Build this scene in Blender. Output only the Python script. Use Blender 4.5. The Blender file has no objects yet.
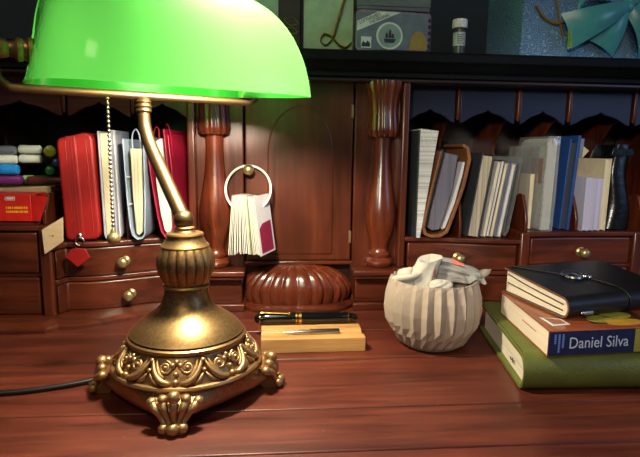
# Antique mahogany desk with a glowing banker lamp, notebooks and pigeonholes
BULB, WORLD, COOL, FILL, SPOT, EXPO = 640., .05, 4., 8.5, 60., 0.08
import bpy, bmesh, math, random
from mathutils import Matrix, Vector
random.seed(7)
PI = math.pi
SC = bpy.context.scene
COL = SC.collection
def R(d): return math.radians(d)

# ------------------------------------------------------------------ materials
def lin(c):
    return tuple((x/12.92 if x <= .04045 else ((x+.055)/1.055)**2.4) for x in c) + (1,)
def newmat(name):
    m = bpy.data.materials.new(name); m.use_nodes = True
    nt = m.node_tree; b = nt.nodes['Principled BSDF']
    return m, nt, b
def simple(name, col, rough=.5, metal=0., var=.12, scale=60., bump=0., bscale=400., coat=0., spec=.5):
    """plain surface with slight procedural mottling (col is sRGB 0..1)"""
    m, nt, b = newmat(name); N = nt.nodes; L = nt.links
    tc = N.new('ShaderNodeTexCoord'); nz = N.new('ShaderNodeTexNoise')
    nz.inputs['Scale'].default_value = scale; nz.inputs['Detail'].default_value = 4
    L.new(tc.outputs['Object'], nz.inputs['Vector'])
    rp = N.new('ShaderNodeValToRGB'); c = lin(col)
    rp.color_ramp.elements[0].position = .3; rp.color_ramp.elements[1].position = .7
    rp.color_ramp.elements[0].color = tuple(x*(1-var) for x in c[:3])+(1,)
    rp.color_ramp.elements[1].color = tuple(min(1, x*(1+var)) for x in c[:3])+(1,)
    L.new(nz.outputs['Fac'], rp.inputs['Fac']); L.new(rp.outputs['Color'], b.inputs['Base Color'])
    b.inputs['Roughness'].default_value = rough; b.inputs['Metallic'].default_value = metal
    b.inputs['Coat Weight'].default_value = coat
    b.inputs['Specular IOR Level'].default_value = spec
    if bump:
        n2 = N.new('ShaderNodeTexNoise'); n2.inputs['Scale'].default_value = bscale; n2.inputs['Detail'].default_value = 3
        L.new(tc.outputs['Object'], n2.inputs['Vector'])
        bp = N.new('ShaderNodeBump'); bp.inputs['Strength'].default_value = bump; bp.inputs['Distance'].default_value = .001
        L.new(n2.outputs['Fac'], bp.inputs['Height']); L.new(bp.outputs['Normal'], b.inputs['Normal'])
    return m
def wood(name, dark, light, axis=0, rough=.35, gs=14., coat=.25, specks=False, bump=.08):
    """varnished wood, grain running along the given axis"""
    m, nt, b = newmat(name); N = nt.nodes; L = nt.links
    tc = N.new('ShaderNodeTexCoord'); mp = N.new('ShaderNodeMapping')
    s = [gs*3.2]*3; s[axis] = gs*.22
    mp.inputs['Scale'].default_value = s
    L.new(tc.outputs['Object'], mp.inputs['Vector'])
    n1 = N.new('ShaderNodeTexNoise'); n1.inputs['Scale'].default_value = 1.6; n1.inputs['Detail'].default_value = 7
    n1.inputs['Roughness'].default_value = .62; n1.inputs['Distortion'].default_value = .7
    L.new(mp.outputs['Vector'], n1.inputs['Vector'])
    n2 = N.new('ShaderNodeTexNoise'); n2.inputs['Scale'].default_value = 9; n2.inputs['Detail'].default_value = 3
    L.new(tc.outputs['Object'], n2.inputs['Vector'])
    rp = N.new('ShaderNodeValToRGB'); e = rp.color_ramp.elements
    e[0].position = .3; e[0].color = lin(dark); e[1].position = .72; e[1].color = lin(light)
    L.new(n1.outputs['Fac'], rp.inputs['Fac'])
    mx = N.new('ShaderNodeMix'); mx.data_type = 'RGBA'; mx.blend_type = 'MULTIPLY'
    r2 = N.new('ShaderNodeValToRGB'); r2.color_ramp.elements[0].color = (.62, .58, .56, 1); r2.color_ramp.elements[1].color = (1, 1, 1, 1)
    r2.color_ramp.elements[0].position = .3; r2.color_ramp.elements[1].position = .65
    L.new(n2.outputs['Fac'], r2.inputs['Fac'])
    mx.inputs[0].default_value = 1
    L.new(rp.outputs['Color'], mx.inputs[6]); L.new(r2.outputs['Color'], mx.inputs[7])
    out = mx.outputs[2]
    if specks:                                    # tiny pale scuffs and dust in the varnish
        n3 = N.new('ShaderNodeTexNoise'); n3.inputs['Scale'].default_value = 150; n3.inputs['Detail'].default_value = 2
        L.new(tc.outputs['Object'], n3.inputs['Vector'])
        r3 = N.new('ShaderNodeValToRGB'); r3.color_ramp.elements[0].position = .72; r3.color_ramp.elements[1].position = .8
        L.new(n3.outputs['Fac'], r3.inputs['Fac'])
        m2 = N.new('ShaderNodeMix'); m2.data_type = 'RGBA'
        m2.inputs[7].default_value = lin((.62, .45, .38))
        ml = N.new('ShaderNodeMath'); ml.operation = 'MULTIPLY'; ml.inputs[1].default_value = .4
        L.new(r3.outputs['Color'], ml.inputs[0]); L.new(ml.outputs[0], m2.inputs[0]); L.new(out, m2.inputs[6])
        out = m2.outputs[2]
    L.new(out, b.inputs['Base Color'])
    rr = N.new('ShaderNodeMapRange'); rr.inputs[3].default_value = rough-.08; rr.inputs[4].default_value = rough+.14
    L.new(n1.outputs['Fac'], rr.inputs[0]); L.new(rr.outputs[0], b.inputs['Roughness'])
    b.inputs['Coat Weight'].default_value = coat; b.inputs['Coat Roughness'].default_value = .25
    bp = N.new('ShaderNodeBump'); bp.inputs['Strength'].default_value = bump; bp.inputs['Distance'].default_value = .002
    L.new(n1.outputs['Fac'], bp.inputs['Height']); L.new(bp.outputs['Normal'], b.inputs['Normal'])
    return m
def brass(name, dark, light, rough=.35, scale=160., metal=.8):
    """antiqued brass: bright on raised edges, dark patina in the hollows"""
    m, nt, b = newmat(name); N = nt.nodes; L = nt.links
    tc = N.new('ShaderNodeTexCoord'); nz = N.new('ShaderNodeTexNoise')
    nz.inputs['Scale'].default_value = scale; nz.inputs['Detail'].default_value = 6; nz.inputs['Roughness'].default_value = .7
    L.new(tc.outputs['Object'], nz.inputs['Vector'])
    ge = N.new('ShaderNodeNewGeometry')
    a = N.new('ShaderNodeMath'); a.operation = 'MULTIPLY_ADD'; a.inputs[1].default_value = 3.5; a.inputs[2].default_value = -1.25
    L.new(ge.outputs['Pointiness'], a.inputs[0])
    s = N.new('ShaderNodeMath'); s.operation = 'MULTIPLY_ADD'; s.inputs[1].default_value = .75
    L.new(nz.outputs['Fac'], s.inputs[0]); L.new(a.outputs[0], s.inputs[2])
    rp = N.new('ShaderNodeValToRGB'); e = rp.color_ramp.elements
    e[0].position = .55; e[0].color = lin(dark); e[1].position = 1.0; e[1].color = lin(light)
    L.new(s.outputs[0], rp.inputs['Fac']); L.new(rp.outputs['Color'], b.inputs['Base Color'])
    b.inputs['Metallic'].default_value = metal
    rr = N.new('ShaderNodeMapRange'); rr.inputs[3].default_value = rough+.12; rr.inputs[4].default_value = rough-.06
    L.new(nz.outputs['Fac'], rr.inputs[0]); L.new(rr.outputs[0], b.inputs['Roughness'])
    return m
def pages(name, col, axis=2, lines=900., dark=.75, rough=.8):
    """paper block whose sheets show as fine lines across the given axis"""
    m, nt, b = newmat(name); N = nt.nodes; L = nt.links
    tc = N.new('ShaderNodeTexCoord'); mp = N.new('ShaderNodeMapping')
    s = [3., 3., 3.]; s[axis] = lines; mp.inputs['Scale'].default_value = s
    L.new(tc.outputs['Object'], mp.inputs['Vector'])
    nz = N.new('ShaderNodeTexNoise'); nz.inputs['Scale'].default_value = 1; nz.inputs['Detail'].default_value = 2
    L.new(mp.outputs['Vector'], nz.inputs['Vector'])
    rp = N.new('ShaderNodeValToRGB'); c = lin(col)
    rp.color_ramp.elements[0].position = .33; rp.color_ramp.elements[1].position = .55
    rp.color_ramp.elements[0].color = tuple(x*dark for x in c[:3])+(1,); rp.color_ramp.elements[1].color = c
    L.new(nz.outputs['Fac'], rp.inputs['Fac']); L.new(rp.outputs['Color'], b.inputs['Base Color'])
    b.inputs['Roughness'].default_value = rough
    return m

M = {}
M['desk'] = wood('mahogany_desktop', (.25, .095, .06), (.475, .215, .14), 0, .42, 13., .12, True)
M['wood_x'] = wood('mahogany_rails', (.22, .085, .04), (.45, .20, .105), 0, .3)
M['wood_z'] = wood('mahogany_upright', (.22, .085, .04), (.45, .20, .105), 2, .3)
M['door'] = wood('mahogany_door', (.24, .095, .04), (.45, .205, .095), 2, .32, 9., .3)
M['carved'] = wood('mahogany_carved', (.27, .105, .05), (.52, .235, .12), 2, .22, 10., .5, False, .03)
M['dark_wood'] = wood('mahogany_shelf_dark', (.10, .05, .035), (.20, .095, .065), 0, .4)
M['black_shelf'] = simple('ebonised_shelf', (.035, .045, .06), .6, var=.25, scale=20, spec=.15)
M['lamp'] = brass('antique_brass', (.20, .14, .08), (.67, .525, .35), .38, 320., .9)
M['valance'] = simple('valance_blue_reflection', (.07, .09, .17), .4, var=.2, scale=15)  # right valances: blue reflection on varnished wood put into the base colour
M['pad_sheets'] = pages('ruled_white_sheets', (.88, .88, .85), 2, 420, .66)
M['lamp_relief'] = brass('antique_brass_relief', (.10, .07, .04), (.68, .54, .37), .38, 200.)
M['tube'] = brass('antique_brass_tube', (.22, .165, .10), (.47, .37, .26), .42, 240., 1.)
M['knob'] = brass('aged_knob_brass', (.36, .30, .17), (.74, .66, .46), .3, 120.)
M['chain'] = simple('nickel_chain', (.72, .67, .62), .22, 1., .2, 300)
M['gold'] = simple('gold_trim', (.80, .62, .30), .25, 1., .1)
M['silver'] = simple('silver_metal', (.70, .70, .70), .25, 1., .1)
M['black_plastic'] = simple('black_resin', (.035, .035, .04), .12, 0, .2, coat=.5)
M['cord'] = simple('black_cord', (.03, .03, .03), .5)
M['bamboo'] = wood('bamboo', (.70, .50, .27), (.83, .65, .40), 0, .5, 22., 0)
M['pale_wood'] = wood('pale_birch', (.88, .74, .57), (.96, .85, .70), 0, .6, 14., 0)
M['pot'] = simple('stoneware', (.60, .545, .48), .7, var=.06, scale=90, bump=.15, bscale=700)
M['cloth_grey'] = simple('grey_cotton', (.53, .52, .50), .9, var=.12, scale=130, bump=.3, bscale=900)
M['cloth_white'] = simple('off_white_cotton', (.70, .68, .62), .9, var=.08, scale=120, bump=.3, bscale=900)
M['cloth_red'] = simple('red_print', (.78, .42, .37), .9)
M['green_leather'] = simple('olive_leather', (.36, .39, .15), .5, var=.12, scale=50, bump=.55, bscale=520)
M['green_dark'] = simple('olive_dark_thread', (.18, .20, .10), .6)
M['black_leather'] = simple('black_leather', (.075, .077, .09), .42, var=.25, scale=40, bump=.2, bscale=420)
M['black_edge'] = simple('raw_leather_edge', (.40, .27, .19), .7)
M['cream_pages'] = pages('cream_pages', (.87, .83, .73), 2, 1100)
M['ivory_pages'] = pages('ivory_pages', (.88, .82, .72), 2, 1500, .82)
M['white_pages_x'] = pages('white_pages', (.86, .85, .82), 0, 900, .7)
M['cream_pages_x'] = pages('cream_page_edges', (.86, .82, .70), 0, 800, .72)
M['blue_pages_x'] = pages('bluish_page_edges', (.42, .41, .46), 0, 900, .6)
M['tan_pages_x'] = pages('tan_page_edges', (.74, .69, .60), 0, 800, .55)
M['red_leather'] = simple('red_leather', (.58, .075, .065), .5, var=.1, scale=60, bump=.25, bscale=500)
M['red_zip'] = simple('dark_red_zip', (.50, .06, .06), .6)
M['red_card'] = simple('red_card', (.80, .13, .10), .45)
M['white_print'] = simple('white_print', (.9, .9, .9), .6, var=.02)
M['yellow_print'] = simple('yellow_print', (.92, .70, .12), .6, var=.02)
M['grey_cover'] = simple('pale_grey_cover', (.66, .66, .72), .6)
M['cream_cover'] = simple('cream_cover', (.85, .79, .66), .6)
M['pale_blue'] = simple('pale_blue_cover', (.64, .70, .78), .55)
M['crimson'] = simple('crimson_leather', (.60, .07, .19), .45, bump=.2, bscale=500)
M['crimson_dk'] = simple('crimson_card', (.52, .10, .24), .6)
M['white_plastic'] = simple('white_plastic', (.90, .88, .84), .35)
M['white_card'] = simple('white_card', (.88, .87, .82), .7, var=.04)
M['pale_card'] = simple('pale_grey_card', (.80, .79, .80), .6, var=.03)
M['green_print'] = simple('leaf_green_print', (.50, .58, .18), .6)
M['tan_leather'] = simple('tan_leather', (.50, .31, .17), .5, var=.2, scale=70, bump=.3)
M['brown_leather'] = simple('dark_brown_leather', (.24, .16, .12), .5, var=.25, scale=70, bump=.3)
M['charcoal'] = simple('charcoal_card', (.20, .21, .23), .6)
M['booklet_white'] = simple('white_booklet', (.78, .77, .76), .6)
M['booklet_blue'] = simple('slate_blue_booklet', (.38, .42, .60), .6)
M['booklet_yellow'] = simple('straw_booklet', (.80, .74, .52), .6)
M['blue_card'] = simple('navy_folder', (.13, .27, .50), .5)
M['grey_folder'] = simple('grey_blue_folder', (.45, .52, .57), .6)
M['lavender'] = pages('lavender_pages', (.74, .73, .82), 0, 700, .75)
M['print_grey'] = simple('newsprint', (.80, .80, .77), .8, var=.35, scale=260)
M['print_red'] = simple('faded_red_print', (.62, .30, .27), .8, var=.3, scale=200)
M['bag_leather'] = simple('black_glossy_leather', (.05, .05, .055), .25, bump=.4, bscale=120)
M['paper_cover'] = simple('orange_brown_cover', (.56, .28, .14), .35, var=.3, scale=25, coat=.3)
M['cover_dark'] = simple('dark_brown_print', (.26, .16, .09), .35)
M['cover_yellow'] = simple('yellow_petal_print', (.80, .60, .20), .4)
M['cover_olive'] = simple('olive_petal_print', (.60, .58, .24), .4)
M['spine_blue'] = simple('navy_spine', (.10, .14, .27), .4, var=.25, scale=120)
M['spine_text'] = simple('pale_spine_lettering', (.72, .76, .84), .5, var=.02)
M['red_line'] = simple('red_mark', (.65, .2, .2), .7)
M['blue_line'] = simple('blue_mark', (.40, .50, .75), .7)
M['shelf_card'] = simple('cream_greeting_card', (.68, .77, .64), .6)
M['gold_ink'] = simple('gold_script', (.62, .45, .20), .5)
M['pinkish'] = simple('dull_grey_board', (.44, .47, .46), .7)
M['tin_dark'] = simple('tin_black_plum', (.16, .08, .12), .35)
M['tin_rim'] = simple('tin_rim', (.62, .60, .64), .3, .6)
M['tin_face'] = simple('tin_grey_violet', (.42, .46, .52), .4, var=.2)
M['tin_pale'] = simple('tin_pale', (.86, .89, .85), .4)
M['tin_ship'] = simple('tin_ship_ink', (.12, .16, .20), .5)
M['tin_sea'] = simple('tin_sea', (.55, .63, .62), .5)
M['tin_ochre'] = simple('tin_ochre', (.62, .50, .22), .5)
M['pill_body'] = simple('bottle_grey', (.24, .26, .25), .3)
M['pill_label'] = simple('bottle_label', (.70, .74, .72), .5)
M['gift_ribbon'] = simple('teal_satin', (.30, .62, .62), .28, var=.1)
M['gift_ribbon2'] = simple('lime_satin_edge', (.50, .66, .30), .3)
M['gold_cord'] = simple('gold_cord', (.55, .44, .20), .5)
M['dark_box'] = simple('dark_brown_box', (.13, .10, .08), .5)
M['blank_card'] = simple('pale_green_card', (.60, .70, .58), .6)
M['wall'] = simple('dark_teal_wall', (.17, .22, .22), .85, var=.08, scale=8)
M['floor'] = wood('floorboards', (.25, .17, .10), (.40, .28, .18), 0, .5)
M['pen_grey'] = simple('grey_marker', (.36, .40, .45), .35)
M['pen_white'] = simple('frosted_white_marker', (.76, .80, .76), .4)
M['pen_blue'] = simple('sky_blue_marker', (.10, .50, .80), .35)
M['pen_purple'] = simple('purple_marker', (.38, .13, .40), .35)
M['pen_green'] = simple('green_marker', (.12, .50, .22), .35)
M['pen_lime'] = simple('lime_marker', (.62, .66, .20), .35)
M['pen_pale_green'] = simple('pale_green_marker', (.58, .72, .52), .35)
M['pen_navy'] = simple('navy_teal_marker', (.10, .30, .45), .35)
M['pen_maroon'] = simple('maroon_marker', (.32, .13, .10), .4)
M['kraft'] = simple('kraft_card', (.60, .52, .40), .8)

def lace():
    m, nt, b = newmat('pale_blue_lace'); N = nt.nodes; L = nt.links
    tc = N.new('ShaderNodeTexCoord')
    v = N.new('ShaderNodeTexVoronoi'); v.inputs['Scale'].default_value = 85; v.feature = 'F1'
    L.new(tc.outputs['Object'], v.inputs['Vector'])
    w = N.new('ShaderNodeMath'); w.operation = 'MULTIPLY'; w.inputs[1].default_value = 26
    L.new(v.outputs['Distance'], w.inputs[0])
    sn = N.new('ShaderNodeMath'); sn.operation = 'SINE'; L.new(w.outputs[0], sn.inputs[0])
    rp = N.new('ShaderNodeValToRGB'); e = rp.color_ramp.elements
    e[0].position = .35; e[0].color = lin((.36, .50, .64)); e[1].position = .75; e[1].color = lin((.50, .66, .78))
    L.new(sn.outputs[0], rp.inputs['Fac']); L.new(rp.outputs['Color'], b.inputs['Base Color'])
    b.inputs['Roughness'].default_value = .85
    bp = N.new('ShaderNodeBump'); bp.inputs['Strength'].default_value = .5; bp.inputs['Distance'].default_value = .001
    L.new(sn.outputs[0], bp.inputs['Height']); L.new(bp.outputs['Normal'], b.inputs['Normal'])
    return m
M['lace'] = lace()
def clear_plastic():
    m, nt, b = newmat('clear_plastic'); N = nt.nodes; L = nt.links
    out = N['Material Output']
    tr = N.new('ShaderNodeBsdfTransparent'); tr.inputs[0].default_value = (.88, .9, .9, 1)
    gl = N.new('ShaderNodeBsdfGlossy'); gl.inputs['Roughness'].default_value = .18
    nz = N.new('ShaderNodeTexNoise'); nz.inputs['Scale'].default_value = 45
    tc = N.new('ShaderNodeTexCoord'); L.new(tc.outputs['Object'], nz.inputs['Vector'])
    bp = N.new('ShaderNodeBump'); bp.inputs['Strength'].default_value = .8; bp.inputs['Distance'].default_value = .004
    L.new(nz.outputs['Fac'], bp.inputs['Height']); L.new(bp.outputs['Normal'], gl.inputs['Normal'])
    mx = N.new('ShaderNodeMixShader'); mx.inputs[0].default_value = .16
    df = N.new('ShaderNodeBsdfDiffuse'); df.inputs[0].default_value = (.75, .76, .74, 1)
    m2 = N.new('ShaderNodeMixShader'); m2.inputs[0].default_value = .22
    L.new(tr.outputs[0], m2.inputs[1]); L.new(df.outputs[0], m2.inputs[2])
    L.new(m2.outputs[0], mx.inputs[1]); L.new(gl.outputs[0], mx.inputs[2]); L.new(mx.outputs[0], out.inputs['Surface'])
    return m
M['clear'] = clear_plastic()
def shade_glass():
    m, nt, b = newmat('green_opal_glass'); N = nt.nodes; L = nt.links
    out = N['Material Output']
    tr = N.new('ShaderNodeBsdfTranslucent'); tr.inputs[0].default_value = SHADE_T
    b.inputs['Base Color'].default_value = lin((.10, .42, .10)); b.inputs['Roughness'].default_value = .12
    mx = N.new('ShaderNodeMixShader'); mx.inputs[0].default_value = .5
    L.new(tr.outputs[0], mx.inputs[1]); L.new(b.outputs[0], mx.inputs[2]); L.new(mx.outputs[0], out.inputs['Surface'])
    return m
SHADE_T = (.052, .26, .044, 1)
M['shade'] = shade_glass()
def glow(name, col, strength):
    m, nt, b = newmat(name)
    b.inputs['Base Color'].default_value = (1, 1, 1, 1)
    b.inputs['Emission Color'].default_value = col; b.inputs['Emission Strength'].default_value = strength
    return m
M['bulb'] = glow('warm_white_bulb', (1, .86, .68, 1), BULB)

# ------------------------------------------------------------------ mesh helpers
class B:
    """collects shapes into one bmesh (coordinates in metres, transformed by self.X)"""
    def __init__(s, X=None): s.bm = bmesh.new(); s.X = X or Matrix()
    def v(s, p): return s.bm.verts.new(s.X @ Vector(p))
    def f(s, vs):
        try: return s.bm.faces.new(vs)
        except ValueError: return None
    def box(s, x0, x1, y0, y1, z0, z1, T=None):
        T = T or Matrix()
        P = [s.v(T @ Vector((x, y, z))) for z in (z0, z1) for y in (y0, y1) for x in (x0, x1)]
        for q in ((0, 2, 3, 1), (4, 5, 7, 6), (0, 1, 5, 4), (2, 6, 7, 3), (0, 4, 6, 2), (1, 3, 7, 5)): s.f([P[i] for i in q])
        return s
    def grid(s, fn, nu, nv, cu=False, cv=False):
        G = [[s.v(fn(i/(nu if cu else nu-1), j/(nv if cv else nv-1))) for j in range(nv)] for i in range(nu)]
        for i in range(nu if cu else nu-1):
            for j in range(nv if cv else nv-1):
                a, b = (i+1) % nu, (j+1) % nv
                s.f([G[i][j], G[a][j], G[a][b], G[i][b]])
        return G
    def rings(s, rs, cap=True):
        G = [[s.v(p) for p in r] for r in rs]
        n = len(G[0])
        for a, b in zip(G, G[1:]):
            for i in range(n):
                s.f([a[i], a[(i+1) % n], b[(i+1) % n], b[i]])
        if cap: s.f(G[0][::-1]); s.f(G[-1])
        return s
    def lathe(s, prof, n=32, c=(0, 0, 0), fn=None, cap=True):
        c = Vector(c); rs = []
        for k, (r, z) in enumerate(prof):
            ring = []
            for i in range(n):
                a = 2*PI*i/n; rr = r*(fn(a, k/(len(prof)-1)) if fn else 1)
                ring.append(c+Vector((rr*math.cos(a), rr*math.sin(a), z)))
            rs.append(ring)
        return s.rings(rs, cap)
    def tube(s, pts, r, n=10, cap=True, flat=1.):
        pts = [Vector(p) for p in pts]; m = len(pts)
        rr = r if isinstance(r, (list, tuple)) else [r]*m
        t0 = (pts[1]-pts[0]).normalized()
        ref = Vector((0, 0, 1)) if abs(t0.z) < .9 else Vector((1, 0, 0))
        u = t0.cross(ref).normalized(); rs = []
        for i, p in enumerate(pts):
            t = (pts[min(i+1, m-1)]-pts[max(i-1, 0)]).normalized()
            u = (u-t*u.dot(t)).normalized(); w = t.cross(u)
            rs.append([p+(u*math.cos(2*PI*k/n)+w*flat*math.sin(2*PI*k/n))*rr[i] for k in range(n)])
        return s.rings(rs, cap)
    def ball(s, c, r, n=14, sc=(1, 1, 1), T=None):
        T = T or Matrix(); c = Vector(c); m = max(6, n//2)
        top = None; rs = []
        for j in range(1, m):
            ph = PI*j/m
            rs.append([c+T @ Vector((r*sc[0]*math.sin(ph)*math.cos(2*PI*i/n), r*sc[1]*math.sin(ph)*math.sin(2*PI*i/n), -r*sc[2]*math.cos(ph))) for i in range(n)])
        return s.rings(rs)
    def prism(s, poly, d0, d1, plane='XZ'):
        """2D polygon extruded; XZ -> along y, YZ -> along x, XY -> along z"""
        def p3(p, d): return {'XZ': (p[0], d, p[1]), 'YZ': (d, p[0], p[1]), 'XY': (p[0], p[1], d)}[plane]
        return s.rings([[p3(p, d0) for p in poly], [p3(p, d1) for p in poly]])
    def strip(s, path, th, d0, d1, plane='XZ', taper=None):
        """open 2D path given thickness th (to its left), extruded"""
        P = [Vector(p) for p in path]; off = []
        for i, p in enumerate(P):
            t = (P[min(i+1, len(P)-1)]-P[max(i-1, 0)]).normalized()
            off.append(p+Vector((-t.y, t.x))*th)
        n = len(P)
        def p3(p, d): return {'XZ': (p[0], d, p[1]), 'YZ': (d, p[0], p[1]), 'XY': (p[0], p[1], d)}[plane]
        G = [[s.v(p3(q, d)) for q in (P if k == 0 else off)] for d in (d0, d1) for k in (0, 1)]
        for i in range(n-1):
            s.f([G[0][i], G[0][i+1], G[1][i+1], G[1][i]]); s.f([G[2][i], G[3][i], G[3][i+1], G[2][i+1]])
            s.f([G[0][i], G[2][i], G[2][i+1], G[0][i+1]]); s.f([G[1][i], G[1][i+1], G[3][i+1], G[3][i]])
        for i in (0, n-1): s.f([G[0][i], G[1][i], G[3][i], G[2][i]])
        return s

def link(name, b, mat, parent=None, bevel=0., seg=2, angle=40, sub=0, flat=False):
    me = bpy.data.meshes.new(name)
    bmesh.ops.recalc_face_normals(b.bm, faces=b.bm.faces[:])
    b.bm.to_mesh(me); b.bm.free()
    o = bpy.data.objects.new(name, me); COL.objects.link(o)
    me.materials.append(M[mat] if isinstance(mat, str) else mat)
    if not flat:
        me.shade_smooth(); me.set_sharp_from_angle(angle=R(angle))
    if bevel:
        md = o.modifiers.new('bevel', 'BEVEL'); md.width = bevel; md.segments = seg; md.limit_method = 'ANGLE'; md.angle_limit = R(35)
        md.harden_normals = False
    if sub:
        md = o.modifiers.new('sub', 'SUBSURF'); md.levels = sub; md.render_levels = sub
    if parent is not None:
        o.parent = parent
        o.matrix_parent_inverse = world(parent).inverted()
    return o
def world(o):
    m = o.matrix_basis.copy()
    return world(o.parent) @ o.matrix_parent_inverse @ m if o.parent else m
def tag(o, label, cat, group=None):
    o['label'] = label; o['category'] = cat
    if group: o['group'] = group
    return o
def thing(name, label, cat, loc, group=None):
    o = bpy.data.objects.new(name, None); COL.objects.link(o); o.location = loc; o.empty_display_size = .02
    return tag(o, label, cat, group)
def dup(src, T, label, mats=None):
    """copy a thing with its parts; T is applied in world space; mats renames materials per part name"""
    r = src.copy(); COL.objects.link(r); r.matrix_basis = T @ src.matrix_basis; r['label'] = label
    for ch in src.children:
        c = ch.copy(); COL.objects.link(c); c.parent = r; c.matrix_parent_inverse = ch.matrix_parent_inverse.copy()
        k = ch.name.split('.')[0]
        if mats and k in mats:
            c.data = ch.data.copy(); c.data.materials[0] = M[mats[k]]
    return r
def structure(o): o['kind'] = 'structure'; return o
def text_bm(b, txt, T, size, depth=.0002, align='CENTER', sx=1., shear=0.):
    cu = bpy.data.curves.new('lettering', 'FONT'); cu.body = txt; cu.size = size; cu.extrude = depth
    cu.align_x = align; cu.align_y = 'CENTER'; cu.resolution_u = 3; cu.shear = shear
    o = bpy.data.objects.new('lettering', cu); COL.objects.link(o)
    dg = bpy.context.evaluated_depsgraph_get(); dg.update()
    me = bpy.data.meshes.new_from_object(o.evaluated_get(dg))
    me.transform(b.X @ T @ Matrix.Diagonal((sx, 1, 1, 1)))
    b.bm.from_mesh(me)
    bpy.data.objects.remove(o); bpy.data.curves.remove(cu); bpy.data.meshes.remove(me)
    return b
def bez(pts, n=8):
    """smooth Catmull-Rom polyline through points"""
    P = [Vector(p) for p in pts]; P = [P[0]*2-P[1]]+P+[P[-1]*2-P[-2]]; out = []
    for i in range(1, len(P)-2):
        a, b, c, d = P[i-1:i+3]
        for k in range(n):
            t = k/n
            out.append(.5*((2*b)+(c-a)*t+(2*a-5*b+4*c-d)*t*t+(3*b-a-3*c+d)*t**3))
    out.append(P[-2]); return out
def Tm(loc, rz=0, ry=0, rx=0):
    return Matrix.Translation(loc) @ Matrix.Rotation(R(rz), 4, 'Z') @ Matrix.Rotation(R(ry), 4, 'Y') @ Matrix.Rotation(R(rx), 4, 'X')
def smooth(t): t = max(0, min(1, t)); return t*t*(3-2*t)
FRONT = Matrix.Rotation(R(90), 4, 'X')            # lettering that faces the front of the desk
# ------------------------------------------------------------------ setting
structure(link('wall_back', B().box(-2, 2, 1.22, 1.3, -.75, 1.8), 'wall'))
structure(link('floor', B().box(-2, 2, -1.6, 1.3, -.80, -.75), 'floor'))

# ------------------------------------------------------------------ the desk
desk = thing('writing_desk', 'antique red-brown mahogany writing desk with carved pigeonhole hutch', 'desk', (.04, .65, -.75))
XC = .038
def yf(x):
    """front of the drawer units: serpentine, coming forward away from the middle"""
    u = abs(x-XC)
    if x < XC: return .812-.044*smooth((u-.19)/.13) if u < .345 else .748+.010*smooth((u-.40)/.1)
    return .812-.026*smooth((u-.2)/.14)+.006*smooth((u-.36)/.1)
b = B(); g = .0006                                   # top made of glued boards with worn seams
seams = [.10, .235, .325, .402, .476, .60, .70, 1.08]
for y0, y1 in zip(seams, seams[1:]): b.box(-.85, .95, y0+g, y1-g, -.03, 0)
link('desktop', b, 'desk', desk, .0012)
b = B()
for x in (-.78, .88): b.box(x-.05, x+.05, .2, 1.0, -.75, -.03)
b.box(-.73, .83, .9, .93, -.5, -.03)
link('pedestal', b, 'wood_z', desk, .004)
def board(b, x0, x1, z0, z1, off, depth, n=24):
    """board whose front follows the serpentine"""
    rs = []
    for i in range(n+1):
        x = x0+(x1-x0)*i/n; y = yf(x)+off
        rs.append([(x, y, z0), (x, y+depth, z0), (x, y+depth, z1), (x, y, z1)])
    return b.rings(rs)
def knob(pos, parent, r=.0082):
    X = Matrix.Translation(pos) @ Matrix.Rotation(R(90), 4, 'X')
    prof = [(.0001, 0), (r*.95, 0), (r*.95, .0015), (r*.5, .003), (r*.40, .0045), (r*.40, .0090), (r*.6, .0105), (r*.95, .013), (r*1.0, .016), (r*.85, .019), (r*.5, .021), (.0001, .0215)]
    return link('knob', B(X).lathe(prof, 24), 'knob', parent)
IS = .115; OSL, OSR = .142, .127                                  # floors of inner and outer pigeonholes
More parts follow.
